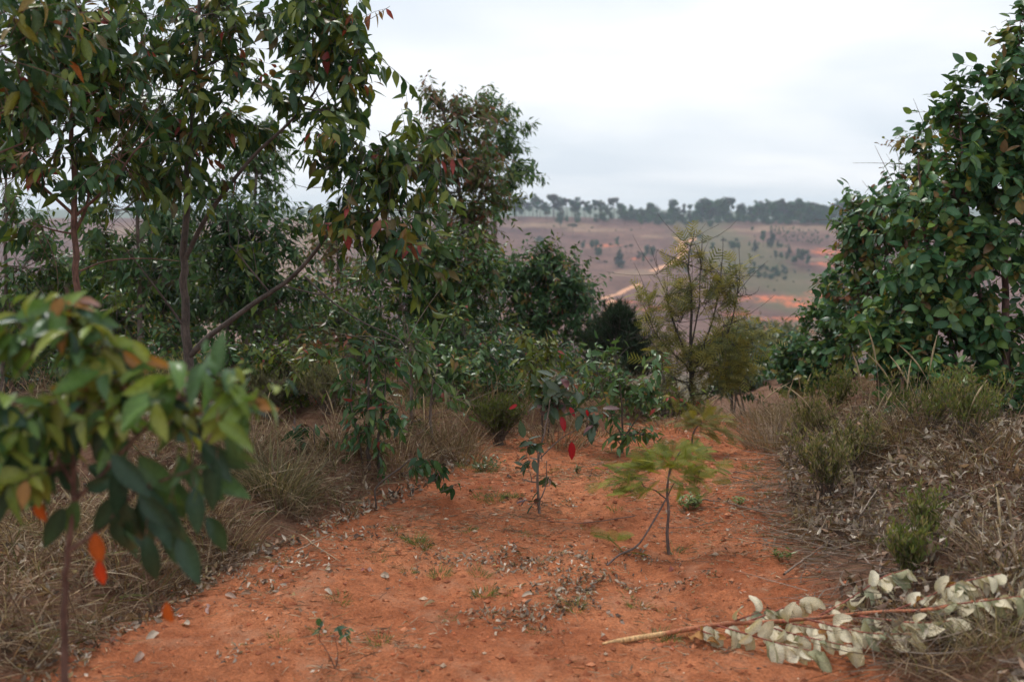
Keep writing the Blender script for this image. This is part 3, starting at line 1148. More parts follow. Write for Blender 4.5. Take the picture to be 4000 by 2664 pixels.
for k in range(34):                                     # loose trees along the ridge
    px = 1935 + (2440 - 1935) * (k + rng.uniform(-.4, .4)) / 34
    far_tree(('tall', 'broad', 'tall', 'umbrella')[k % 4], px, rng.uniform(842, 866), rng.uniform(50, 84) * (1.2 if 2150 < px < 2220 else 1), 'grey-green tree in the open row along the far ridge', 'open row of ridge trees', wide=1.0)
for k in range(120):                                    # the dense ridge wood
    px = rng.uniform(2440, 3420) if k > 10 else 2440 + k * 98
    top = 775 + 12 * math.sin(px / 55) + 8 * math.sin(px / 23) - 22 * math.exp(-((px - 2810) / 70) ** 2)
    by = rng.uniform(843, 868) + max(0, (px - 2700)) * .022
    kind = ('tall', 'broad', 'broad', 'dense')[k % 4]
    far_tree(kind, px, by, .84 * max(48, by - top - rng.uniform(-4, 26)), 'blue-green eucalypt in the dense wood along the far ridge', 'dense ridge wood', wide=.95)
for k in range(70):                                     # lower growth that closes the wood
    px = 2430 + (3420 - 2430) * (k + rng.uniform(-.5, .5)) / 70
    far_tree('dense', px, rng.uniform(858, 874) + max(0, (px - 2700)) * .024, rng.uniform(28, 44), 'low rounded tree closing the foot of the far ridge wood', 'low trees at the foot of the ridge wood', wide=1.2)
for (px, py, h) in ((1150, 826, 46), (1180, 828, 40), (1215, 830, 52), (1248, 832, 44), (1290, 836, 60), (1330, 838, 74), (1365, 838, 70), (1395, 840, 55), (1240, 862, 26), (1312, 868, 22), (1110, 832, 44), (620, 838, 42), (520, 836, 40), (560, 842, 30), (455, 838, 38)):
    far_tree('tall' if h > 42 else 'broad', px, py, h, 'far ridge tree glimpsed through the gap between the near trees', 'ridge trees seen through the gap')

# ================================================================== tints of the near plants
DKG = [(0.035, 0.078, 0.031), (0.046, 0.100, 0.035), (0.030, 0.066, 0.032), (0.063, 0.108, 0.031), (0.100, 0.134, 0.024), (0.088, 0.140, 0.062)]
DKW = [5, 4, 4, 3, 1.6, 1.5]
OLV = [(0.086, 0.127, 0.028), (0.118, 0.155, 0.028), (0.056, 0.104, 0.031), (0.148, 0.181, 0.034), (0.125, 0.097, 0.041), (0.377, 0.040, 0.034)]
OLW = [5, 4, 4, 2, 1.6, .35]
RDB = [(0.125, 0.082, 0.041), (0.104, 0.108, 0.029), (0.071, 0.102, 0.031), (0.162, 0.082, 0.049), (0.088, 0.121, 0.038), (0.205, 0.076, 0.049)]
RDW = [3, 5, 5, 2, 3, 1.2]
GRN = [(0.055, 0.118, 0.042), (0.073, 0.139, 0.048), (0.044, 0.095, 0.036), (0.108, 0.164, 0.040), (0.133, 0.198, 0.085)]
GRW = [5, 4, 4, 3, 1.5]
PAL = [(0.114, 0.187, 0.084), (0.086, 0.155, 0.057), (0.069, 0.131, 0.046), (0.148, 0.206, 0.057), (0.212, 0.063, 0.047)]
PAW = [5, 4, 3, 2, .3]
RND = [(0.052, 0.122, 0.053), (0.040, 0.101, 0.045), (0.070, 0.148, 0.057), (0.102, 0.179, 0.055), (0.143, 0.216, 0.051), (0.122, 0.209, 0.105)]
RNW = [4, 3.5, 5, 3.6, 2.2, 2.4]
NEWR = ((0.22, 0.080, 0.048), (0.21, 0.115, 0.045), (0.27, 0.055, 0.050))
NEWY = ((0.20, 0.20, 0.045), (0.24, 0.17, 0.05), (0.15, 0.18, 0.05))
NEWB = ((0.20, 0.085, 0.045), (0.17, 0.11, 0.06), (0.15, 0.14, 0.06))
BK_RED = (0.135, 0.070, 0.052)
BK_DK = (0.085, 0.066, 0.056)
BK_GR = (0.16, 0.125, 0.105)

# ================================================================== trees of the thicket beside the path
d = 7.3
plant('eucalypt_tree', 'dark-trunked eucalypt with a long bare limb reaching over towards the path', 'tree',
      [(rooted([(742, 1800), (737, 1600), (733, 1450), (725, 1300), (722, 1100), (722, 920), (735, 700), (750, 450), (765, 200), (790, -120)], d), .038, .010)],
      [C(1500, 820, 6.6, 150, 170, 330), C(1610, 640, 6.6, 120, 120, 240), C(1400, 900, 6.6, 110, 95, 130), C(1560, 980, 6.5, 110, 90, 110), C(1420, 600, 6.6, 120, 110, 130), C(1290, 700, 6.7, 60, 70, 36),
       C(1330, 120, 6.9, 130, 130, 240), C(1420, 240, 6.9, 100, 110, 170), C(1210, 300, 7.0, 100, 100, 110), C(1300, 430, 6.9, 130, 90, 150), C(1150, 430, 7.0, 70, 70, 46), C(1250, 30, 6.9, 110, 90, 130),
       C(760, 580, 7.1, 200, 150, 330), C(900, 430, 7.2, 180, 160, 310), C(620, 340, 7.3, 200, 190, 200), C(820, 220, 7.3, 200, 170, 240), C(900, 40, 7.3, 200, 140, 230), C(640, 70, 7.4, 200, 150, 220),
       C(740, 730, 7.0, 150, 80, 130), C(900, 960, 6.9, 80, 60, 36), C(960, 180, 7.1, 80, 130, 90)],
      DKG + OLV[:5], DKW + [4.0, 3.6, 2, 2.6, 1.2], .118, .047, 'LONG', 'LANCE', 300, .75, BK_DK, new=NEWR + NEWY, newp=.12, bare=3, dens=1.3,
      limbs=[(L([(742, 1390), (810, 1320), (870, 1275), (1000, 1180), (1120, 1100), (1210, 1010), (1290, 900), (1400, 750), (1480, 600)], 7.3, 6.6), .021, .007),
             (L([(724, 1010), (800, 860), (900, 720), (1000, 600), (1130, 480), (1240, 340), (1320, 130)], 7.3, 6.9), .017, .005),
             (L([(1100, 1115), (1200, 1140), (1270, 1150), (1370, 1110), (1490, 1060)], 7.1, 6.5), .006, .002),
             (L([(1190, 1080), (1300, 1180), (1420, 1260), (1550, 1320), (1590, 1370)], 7.0, 6.4), .007, .003),
             (L([(735, 1300), (650, 1180), (560, 1060), (480, 960)], 7.3, 7.0), .009, .003)])

d = 6.7
plant('eucalypt_tree', 'slender reddish-trunked eucalypt standing nearest to the blurred sapling', 'tree',
      [(rooted([(330, 1900), (322, 1700), (316, 1500), (308, 1300), (300, 1050), (290, 800), (285, 550), (280, 250), (270, -80)], d), .030, .009)],
      [C(250, 470, 6.6, 200, 170, 260), C(340, 200, 6.7, 200, 180, 300), C(120, 300, 6.6, 150, 190, 230), C(170, 600, 6.5, 170, 110, 160), C(430, 600, 6.6, 130, 120, 150), C(60, 110, 6.7, 140, 150, 190),
       C(340, 10, 6.8, 190, 130, 220), C(500, 430, 6.8, 130, 120, 150), C(30, 700, 6.5, 110, 110, 90), C(430, 330, 6.6, 150, 130, 190), C(130, 870, 6.5, 90, 60, 26)],
      DKG + OLV[:5], DKW + [3.4, 2.8, 2, 2, 1], .118, .047, 'LONG', 'LANCE', 240, .75, BK_RED, new=NEWR, newp=.06, bare=5, dens=1.3,
      limbs=[(L([(300, 840), (390, 760), (460, 690), (520, 600), (600, 520)], 6.7, 6.5), .010, .004), (L([(298, 850), (200, 760), (120, 690), (40, 640)], 6.7, 6.5), .011, .004),
             (L([(296, 900), (340, 800), (352, 650), (370, 500)], 6.7, 6.8), .010, .004), (L([(310, 1060), (420, 1020), (560, 1010), (700, 1020)], 6.7, 6.6), .006, .002)])

d = 4.3
plant('eucalypt_tree', 'eucalypt whose slightly blurred boughs hang in at the top corner', 'tree',
      [(rooted([(-330, 2300), (-300, 1200), (-270, 500), (-250, 0), (-200, -400)], d), .03, .012)],
      [C(40, 40, 4.3, 140, 110, 80), C(50, 240, 4.3, 140, 110, 80), C(40, 430, 4.3, 140, 100, 75), C(90, 560, 4.3, 90, 60, 24), C(-120, 250, 4.3, 200, 250, 90), C(150, 130, 4.4, 90, 90, 40)],
      DKG + [(0.30, 0.04, 0.03), (0.30, 0.10, 0.04)], DKW + [.15, .2], .100, .040, 'LONG', 'LANCE', 220, .65, BK_RED, new=NEWY, newp=.15, dens=1.3)

d = 9.0
plant('eucalypt_tree', 'thin grey-stemmed eucalypt between the two nearer trunks', 'tree',
      [(rooted([(548, 1620), (546, 1400), (542, 1100), (538, 850), (545, 600), (560, 300)], d), .024, .007)],
      [C(560, 930, d, 160, 90, 90), C(430, 1060, d, 130, 110, 80), C(650, 1090, d, 110, 110, 80), C(480, 820, d, 150, 90, 110), C(640, 720, d, 150, 130, 170), C(560, 480, d, 200, 170, 300), C(350, 960, d, 140, 90, 70)],
      GRN + OLV[:2], GRW + [2, 1], .11, .042, 'LANCE', 'FLATL', 0, .6, BK_GR, bare=16, dens=2.6)
d = 9.4
plant('eucalypt_tree', 'dark dense eucalypt behind the limb, its thin trunk showing below', 'tree',
      [(rooted([(885, 1640), (887, 1400), (885, 1150), (890, 900), (920, 700)], d), .020, .007)],
      [C(980, 880, d, 170, 120, 330), C(1080, 1000, d, 150, 130, 340), C(950, 1090, d, 170, 120, 300), C(1130, 900, d, 90, 80, 150), C(870, 1180, d, 150, 110, 200), C(1090, 1180, d, 120, 110, 220), C(860, 880, d, 120, 110, 160)],
      DKG, DKW, .095, .036, 'LANCE', 'FLATL', 40, .5, BK_DK, bare=3)
d = 8.6
plant('eucalypt_tree', 'thin eucalypt with pale stem at the very edge of the picture', 'tree',
      [(rooted([(14, 1640), (15, 1400), (20, 1150), (22, 900), (30, 600)], d), .022, .008)],
      [C(110, 1040, d, 130, 120, 150), C(30, 900, d, 120, 110, 120), C(160, 1160, d, 120, 100, 120), C(40, 1230, d, 120, 110, 130)],
      GRN + OLV[:2], GRW + [2, 2], .10, .038, 'LANCE', 'FLATL', 0, .6, BK_GR, bare=16, dens=2.8)
d = 11.5
plant('eucalypt_tree', 'tall narrow green eucalypt rising behind the upper limb', 'tree',
      [(rooted([(960, 1600), (970, 1200), (985, 900), (1000, 700), (1000, 480)], d), .03, .008)],
      [C(1000, 560, d, 100, 100, 190), C(1025, 690, d, 95, 80, 160), C(955, 680, d, 90, 100, 160), C(980, 800, d, 120, 90, 180), C(920, 560, d, 90, 110, 130), C(1080, 790, d, 60, 50, 50)],
      GRN, GRW, .10, .038, 'LANCE', 'FLATL', 0, .6, BK_GR)

# mid-distance trees
d = 13.0
plant('eucalypt_tree', 'eucalypt with rusty brown young leaves on top, highest of the middle trees', 'tree',
      [(rooted([(1850, 1650), (1850, 1400), (1840, 1100), (1800, 800), (1760, 550), (1720, 400)], d), .05, .012)],
      [C(1730, 440, d, 105, 65, 280), C(1840, 500, d, 110, 90, 300), C(1760, 600, d, 130, 100, 330), C(1870, 640, d, 120, 90, 330), C(1900, 760, d, 100, 90, 280), C(1870, 870, d, 110, 90, 300), C(1690, 560, d, 80, 90, 180),
       C(1780, 740, d, 130, 90, 300), C(1640, 640, d, 70, 70, 100), C(1800, 950, d, 130, 80, 260), C(1690, 800, d, 90, 90, 170)],
      RDB + GRN[:1], RDW + [3], .105, .042, 'LANCE', 'FLATL', 60, .45, BK_DK, new=NEWR[1:2] + NEWB, newp=.13, per_twig=11)
d = 15.5
plant('eucalypt_tree', 'green eucalypt with loose sprays just behind the rusty-topped tree', 'tree',
      [(rooted([(1930, 1600), (1930, 1300), (1930, 1000), (1925, 750), (1900, 500)], d), .05, .012)],
      [C(1870, 430, d, 80, 45, 170), C(1950, 480, d, 55, 65, 170), C(1925, 590, d, 90, 80, 280), C(2000, 600, d, 50, 55, 110), C(2040, 690, d, 50, 45, 120), C(1965, 690, d, 70, 60, 180), C(2010, 520, d, 25, 40, 40), C(1930, 800, d, 90, 70, 180)],
      GRN, GRW, .125, .040, 'LANCE', 'FLATL', 0, .55, BK_GR, bare=3)
d = 9.6
plant('eucalypt_tree', 'grey-trunked leafy young eucalypt in the middle of the thicket', 'tree',
      [(rooted([(1652, 1700), (1650, 1500), (1650, 1300), (1655, 1150), (1670, 980)], d), .028, .008), (L([(1650, 1480), (1690, 1350), (1760, 1200)], d), .012, .005), (L([(1648, 1450), (1600, 1320), (1540, 1200)], d), .011, .005)],
      [C(1600, 1080, d, 150, 100, 420), C(1750, 1090, d, 140, 100, 400), C(1680, 980, d, 140, 80, 300), C(1480, 1150, d, 130, 95, 280), C(1840, 1020, d, 100, 80, 220), C(1560, 1210, d, 130, 80, 240), C(1790, 1200, d, 120, 80, 230),
       C(1900, 1130, d, 90, 90, 180), C(1700, 1190, d, 100, 70, 170)],
      OLV[:5] + GRN[:3], [2.5, 2, 4, 1, .6, 4, 4, 3], .088, .036, 'OVATE', 'FLATL', 100, .4, BK_GR, new=NEWY, newp=.12, bare=2)
d = 14.0
plant('eucalypt_tree', 'round-headed dense eucalypt at the edge of the thicket near the far track', 'tree',
      [(rooted([(2110, 1640), (2110, 1450), (2120, 1300), (2140, 1150), (2150, 1020)], d), .04, .010), (L([(2108, 1560), (2060, 1350), (2020, 1180)], d), .025, .010), (L([(2112, 1540), (2190, 1380), (2240, 1230)], d), .02, .008)],
      [C(2190, 1100, d, 130, 95, 430), C(2080, 1070, d, 110, 85, 330), C(2000, 1180, d, 120, 110, 380), C(2250, 1220, d, 85, 100, 320), C(2120, 1230, d, 140, 110, 420), C(1950, 1080, d, 90, 80, 220), C(2200, 1320, d, 120, 80, 250), C(2050, 1320, d, 130, 100, 260),
       C(2090, 1000, d, 60, 40, 50), C(2270, 1130, d, 60, 60, 130)],
      GRN[:4] + DKG[:2], [4, 3, 4, 1.6, 3, 3], .10, .040, 'LANCE', 'FLATL', 60, .5, BK_DK, new=NEWY + NEWR[:1], newp=.10, dens=3.0)
d = 14.5
plant('eucalypt_tree', 'small eucalypt with orange-brown tip under the gap in the trees', 'tree',
      [(rooted([(1320, 1600), (1320, 1300), (1318, 1050), (1310, 870)], d), .03, .008)],
      [C(1310, 900, d, 65, 50, 130), C(1340, 990, d, 100, 80, 200), C(1260, 1010, d, 90, 80, 150), C(1310, 1110, d, 120, 90, 220)],
      RDB[:3] + OLV[:2], [3, 3, 2, 3, 3], .10, .038, 'LANCE', 'FLATL', 0, .45, BK_DK, new=NEWB + NEWR[:1], newp=.3)

# trees that close the thicket behind
for (d, px, py, rx, ry, lab, pal, wt) in (
        (12.5, 700, 1230, 190, 150, 'dim green eucalypt closing the gap behind the two dark trunks', GRN, GRW), (13.0, 1010, 1240, 180, 170, 'dark eucalypt deep in the thicket under the bare limb', DKG, DKW),
        (12.5, 1330, 1260, 190, 150, 'dim olive eucalypt deep in the thicket below the orange-tipped tree', OLV, OLW), (12.0, 1600, 1340, 190, 140, 'dark eucalypt behind the grey-trunked young tree', DKG, DKW),
        (12.2, 1880, 1340, 170, 140, 'dark eucalypt between the grey-trunked tree and the round-headed tree', DKG, DKW), (11.8, 380, 1400, 200, 120, 'low dim eucalypt behind the reddish trunk', GRN, GRW), (12.0, 110, 1400, 180, 120, 'low dim eucalypt beyond the blurred sapling', DKG, DKW),
        (10.8, 150, 1150, 170, 170, 'dark leafy eucalypt between the pale edge stem and the reddish trunk', DKG, DKW), (11.2, 440, 1180, 130, 170, 'dark leafy eucalypt behind and between the reddish and thin grey trunks', GRN, GRW), (11.0, 640, 1000, 110, 150, 'dim leafy eucalypt crown just beside the dark trunk', DKG, DKW)):
    foot = on_ground(P(px, py, d))
    cs = [C(px + rng.uniform(-.7, .7) * rx, py + rng.uniform(-.75, .95) * ry, d + rng.normal(0, .4), rx * .5, ry * .45, 110) for _ in range(9)]
    plant('eucalypt_tree', lab, 'tree', [([foot, P(px, py + ry * .3, d), P(px + 10, py - ry * .6, d)], .03, .008), (L([(px, py + ry * .8), (px + rx * .4, py)], d), .012, .005)], cs, pal, wt, .115, .050, 'OVATE', 'FLATL', 0, .5, BK_DK, new=NEWY, newp=.06, dens=3.8)

# undergrowth of the thicket
SHR = [
    (10.4, 640, 1390, 170, 110, 'shiny-leaved eucalypt regrowth between the two dark trunks', GRN, GRW, 330),
    (10.2, 420, 1330, 150, 130, 'thin olive regrowth behind the reddish trunk', OLV, OLW, 240),
    (10.6, 190, 1330, 170, 140, 'dark regrowth behind the top of the blurred sapling', GRN, GRW, 300),
    (9.8, 1050, 1290, 150, 80, 'eucalypt regrowth with pale shining leaves under the bare limb', PAL, PAW, 300),
    (9.2, 1000, 1490, 160, 95, 'low yellowish-green regrowth beside the blurred sapling tip', OLV, OLW, 330),
    (9.7, 1200, 1420, 150, 120, 'tall brownish regrowth in the shade of the limb', RDB, RDW, 330),
    (10.8, 1270, 1270, 150, 110, 'dark green regrowth below the small orange-tipped tree', GRN, GRW, 330),
    (8.9, 1840, 1410, 150, 85, 'pale blue-green regrowth in front of the round-headed tree', PAL, PAW, 330),
    (9.9, 1980, 1460, 150, 110, 'dark upright regrowth under the round-headed tree', DKG, DKW, 380),
    (9.4, 1720, 1380, 120, 90, 'leafy regrowth round the foot of the grey trunk', GRN, GRW, 260),
    (10.6, 1480, 1360, 150, 110, 'dim green regrowth in the middle of the thicket', DKG, DKW, 320),
    (11.0, 830, 1480, 170, 110, 'dark brownish regrowth behind the dark trunk', RDB, RDW, 300),
    (11.2, 2250, 1440, 120, 90, 'dark small-leaved shrub beside the dark pine', DKG, DKW, 300),
    (8.4, 590, 1470, 130, 100, 'leafy regrowth at the foot of the dark trunk facing the straw', GRN, GRW, 330),
    (8.3, 850, 1500, 130, 100, 'glossy green regrowth in front between dark trunk and limb', GRN, GRW, 330),
    (8.2, 1120, 1520, 130, 90, 'low bushy regrowth at the edge of the straw under the limb', OLV, OLW, 330),
    (8.4, 1290, 1470, 110, 110, 'upright brownish regrowth behind the rusty-topped sapling', RDB, RDW, 300),
    (8.6, 330, 1500, 140, 110, 'green regrowth around the foot of the reddish trunk', GRN, GRW, 330),
    (8.6, 90, 1500, 140, 110, 'dark regrowth at the picture edge behind the blurred sapling', DKG, DKW, 330),
    (8.8, 2000, 1560, 110, 80, 'dark low regrowth right behind the compact olive bush', DKG, DKW, 300),
    (8.5, 1760, 1530, 110, 90, 'green regrowth behind the seed-head clump by the grey stem', GRN, GRW, 300),
    (9.4, 2560, 1600, 110, 60, 'low olive regrowth at the foot of the feathery tree', OLV, OLW, 300),
    (9.6, 2330, 1560, 110, 70, 'low dark regrowth between path saplings and dark pine', DKG, DKW, 300),
    (10.8, 2860, 1430, 80, 110, 'dark green shrub behind the feathery tree', DKG, DKW, 260),
]
for (d, px, py, rx, ry, lab, pal, wt, n) in SHR:
    foot = on_ground(P(px, py + ry, d))
    cs = [C(px + rng.normal(0, rx * .45), py + rng.normal(0, ry * .45), d + rng.normal(0, .25), rx * .55, ry * .55, n // 5) for _ in range(5)]
    cs.append(C(px, py + ry * 1.0, d, rx * .8, ry * .4, n // 5))
    stems = [([foot, P(px + rng.normal(0, 10), py + ry * .4, d), P(px, py - ry * .5, d)], .016, .005)]
    for k in range(3):
        f2 = on_ground(foot + np.array([rng.normal(0, .18), rng.normal(0, .15), 0]))
        stems.append(([f2, P(px + rng.normal(0, rx * .5), py + ry * .3, d), P(px + rng.normal(0, rx * .6), py - ry * .4, d)], .010, .004))
    plant('eucalypt_shrub', lab, 'shrub', stems, cs, pal, wt, .085, .034, 'OVATE', 'FLATL', 0, .5, BK_DK, 'eucalypt regrowth in the thicket', new=NEWR[1:2] + NEWY, newp=.10, bare=2, dens=2.8)

# saplings along the path edge
d = 6.6
plant('eucalypt_sapling', 'bushy eucalypt sapling with rusty top standing on the grassy bank', 'sapling',
      [(rooted([(1440, 1880), (1438, 1750), (1436, 1600), (1440, 1480), (1445, 1360)], d), .014, .004), (rooted([(1480, 1870), (1478, 1700), (1500, 1560), (1510, 1440)], d), .010, .003), (rooted([(1420, 1860), (1400, 1700), (1370, 1560), (1390, 1440)], d), .007, .003)],
      [C(1440, 1400, d, 90, 50, 70), C(1480, 1530, d, 100, 70, 80), C(1390, 1520, d, 80, 70, 60), C(1500, 1660, d, 90, 70, 70), C(1430, 1680, d, 70, 80, 46), C(1550, 1590, d, 80, 70, 50), C(1390, 1400, d, 60, 40, 40)],
      GRN + DKG[:3] + [(0.25, 0.05, 0.04)], GRW + [4, 4, 3, .6], .085, .034, 'LANCE', 'LANCE', 180, .75, BK_DK, new=NEWB + NEWR[:1], newp=.16, twigL=.18, per_twig=6)
d = 7.4
plant('eucalypt_sapling', 'grey-stemmed sapling with pale curled hanging leaves at its top', 'sapling',
      [(rooted([(1608, 1770), (1606, 1650), (1604, 1500), (1600, 1380), (1592, 1270)], d), .015, .004), (rooted([(1690, 1760), (1680, 1600), (1690, 1480)], d), .012, .004)],
      [C(1590, 1330, 7.2, 70, 60, 45), C(1660, 1460, d, 100, 60, 70), C(1560, 1480, d, 90, 60, 60), C(1700, 1580, d, 110, 60, 70), C(1640, 1640, d, 90, 60, 50), C(1610, 1390, 7.2, 60, 60, 40)],
      PAL + [(0.22, 0.22, 0.12)], PAW + [2], .095, .034, 'LANCE2', 'LANCE', 120, .8, BK_GR, twigL=.18, per_twig=6, bare=3)
d = 6.6
plant('eucalypt_sapling', 'little dark sapling with drooping leaves in the dry grass', 'sapling',
      [(rooted([(1240, 1860), (1235, 1780), (1225, 1700), (1230, 1660)], d), .006, .002), (rooted([(1250, 1860), (1290, 1770), (1300, 1720)], d), .004, .002)],
      [C(1200, 1750, d, 45, 55, 14), C(1240, 1700, d, 40, 30, 9), C(1290, 1740, d, 45, 45, 11), C(1220, 1810, d, 50, 30, 8)],
      DKG[:3] + [(0.09, 0.05, 0.04)], [3, 3, 3, 1.5], .095, .034, 'LANCE2', None, 60, 1.0, BK_DK, twigL=.10, per_twig=4)
d = 6.0
plant('eucalypt_sapling', 'dark drooping sapling leaning out of the bank over bare soil', 'sapling',
      [(rooted([(1470, 1905), (1560, 1830), (1620, 1790), (1680, 1850), (1705, 1890)], d), .006, .002)],
      [C(1640, 1800, d, 40, 50, 12), C(1590, 1850, d, 40, 45, 9), C(1690, 1880, d, 50, 35, 14), C(1720, 1930, d, 40, 25, 9)],
      DKG[:3], [3, 3, 3], .085, .036, 'LANCE2', None, 60, .9, BK_DK, twigL=.10, per_twig=4)
d = 6.0
RED = [(0.060, 0.095, 0.060), (0.085, 0.110, 0.075), (0.13, 0.085, 0.085), (0.17, 0.075, 0.080), (0.050, 0.080, 0.040), (0.32, 0.014, 0.020)]
plant('eucalypt_sapling', 'thin young eucalypt on the bare path with purplish leaves, two hanging bright red', 'sapling',
      [(rooted([(2106, 2055), (2104, 1960), (2098, 1860), (2105, 1780), (2125, 1700), (2140, 1620), (2150, 1560)], 5.85), .0085, .003),
       (L([(2106, 1960), (2130, 1900), (2135, 1800)], 5.85), .004, .002)],
      [C(2130, 1570, d, 70, 35, 18), C(2220, 1560, d, 80, 50, 24), C(2080, 1580, d, 50, 35, 11), C(2290, 1680, d, 55, 30, 12), C(2110, 1990, 5.85, 30, 18, 3), C(2120, 1800, 5.85, 50, 35, 7), C(2150, 1890, 5.85, 30, 35, 3), C(2040, 1870, 5.85, 25, 40, 4)],
      RED[:5], [5, 4, 2.2, 1.4, 4], .088, .042, 'OVATE', None, 260, .40, BK_GR, new=NEWB, newp=.08, twigL=.12, per_twig=4, dens=2.7,
      limbs=[(L([(2110, 1790), (2160, 1740), (2210, 1700), (2270, 1670)], d), .004, .002), (L([(2140, 1650), (2190, 1600), (2240, 1560)], d), .004, .002)])
rs = bpy.data.objects[[o.name for o in COL.objects if o.get('label', '').startswith('thin young eucalypt on the bare path')][0]]
for (px, py, a, ln) in ((2192, 1625, (.25, -.2, -1), .085), (2232, 1725, (.05, -.1, -1), .10), (2225, 1590, (.5, -.2, -.9), .06), (2020, 1580, (-.8, -.3, -.4), .05), (2290, 1600, (.3, 0, -1), .04)):
    one = Leaves()
    one.add(P(px, py, 5.9), np.array(a), np.array([.2, -1, .3]), ln, ln * .42, 0)
    one.build(rs, np.array(rs.location), [RED[5]], 'OVATE', 1)
d = 7.6
plant('eucalypt_sapling', 'leafy grey-green sapling growing on the path in front of the feathery tree', 'sapling',
      [(rooted([(2430, 1790), (2432, 1700), (2428, 1600), (2420, 1500), (2400, 1390)], d), .009, .003), (L([(2430, 1720), (2500, 1620), (2560, 1540)], d), .006, .002), (L([(2430, 1700), (2380, 1600), (2340, 1480)], d), .006, .002), (L([(2432, 1740), (2350, 1660), (2300, 1570)], d), .004, .002)],
      [C(2410, 1400, d, 70, 40, 30), C(2330, 1420, d, 50, 40, 20), C(2520, 1520, d, 100, 60, 60), C(2390, 1510, d, 90, 60, 55), C(2590, 1560, d, 80, 60, 45), C(2450, 1620, d, 100, 60, 60), C(2500, 1690, d, 80, 50, 40), C(2350, 1570, d, 80, 50, 40), C(2420, 1740, d, 60, 40, 22), C(2600, 1480, d, 70, 50, 30)],
      PAL[:4] + GRN[:2], [4, 4, 4, 2, 3, 3], .085, .034, 'LANCE', None, 260, .45, BK_DK, new=NEWY + NEWR[:1], newp=.10, twigL=.17, per_twig=6, dens=1.7)
d = 8.1
plant('eucalypt_sapling', 'yellow-green sapling behind the purplish one with red-tipped lower leaves', 'sapling',
      [(rooted([(2120, 1740), (2118, 1640), (2110, 1530), (2095, 1430), (2085, 1350)], d), .009, .003), (rooted([(2140, 1740), (2150, 1600), (2160, 1480)], d), .006, .002)],
      [C(2080, 1370, d, 70, 40, 50), C(2130, 1440, d, 80, 50, 60), C(2050, 1440, d, 60, 50, 36), C(2150, 1510, d, 80, 40, 44), C(2090, 1520, d, 60, 40, 30)],
      OLV[:4] + [(0.16, 0.18, 0.06), (0.28, 0.06, 0.04)], [3, 3, 2, 3, 3, .7], .085, .036, 'LANCE', None, 200, .6, BK_DK, new=NEWY, newp=.2, twigL=.16, per_twig=6, dens=1.9)

# ------------------------------------------------------------------ the blurred sapling close to the camera
d = 2.35
FG = [(0.110, 0.200, 0.050), (0.080, 0.150, 0.058), (0.170, 0.245, 0.052), (0.036, 0.072, 0.042), (0.250, 0.290, 0.058), (0.048, 0.096, 0.060)]
root = plant('eucalypt_sapling', 'out-of-focus eucalypt sapling close to the camera with green and orange leaves', 'sapling',
             [(rooted([(235, 3300), (245, 2700), (250, 2400), (258, 2250), (275, 2080), (292, 1850), (300, 1600), (300, 1380), (270, 1200), (255, 1120)], d), .0105, .0028)],
             [C(140, 1375, d, 150, 90, 22), C(300, 1315, d, 120, 60, 12), C(60, 1545, d, 120, 110, 20), C(400, 1495, d, 110, 90, 17), C(250, 1595, d, 150, 80, 18), C(560, 1575, 2.3, 90, 60, 8), C(720, 1595, 2.3, 110, 70, 15), C(850, 1655, 2.3, 60, 60, 8),
              C(600, 1700, 2.3, 140, 60, 15), C(780, 1730, 2.3, 110, 70, 12), C(440, 1700, 2.3, 90, 60, 9), C(120, 1690, d, 140, 80, 14), C(330, 1790, d, 120, 70, 10)],
             FG, [4, 4, 4, 1.5, 4, 1.5], .092, .038, 'LONG', 'LONG_A', 300, .45, (0.13, 0.072, 0.055), new=((0.30, 0.15, 0.04), (0.24, 0.26, 0.045), (0.20, 0.27, 0.055), (0.26, 0.27, 0.06), (0.22, 0.25, 0.05)), newp=.20, twigL=.11, per_twig=5, twig_r=.0013, dens=2.5, spread=1.3,
             limbs=[(L([(285, 1960), (400, 1850), (520, 1720), (640, 1610), (760, 1530), (860, 1500)], d, 2.28), .005, .002), (L([(290, 1900), (200, 1750), (110, 1620), (40, 1500)], d), .0045, .002),
                    (L([(270, 2150), (400, 2060), (520, 1930), (650, 1870), (740, 1840)], d, 2.25), .0045, .002), (L([(290, 1780), (380, 1640), (430, 1500)], d), .004, .002)])
lv = Leaves()
NM = np.array([.1, -1, .45])
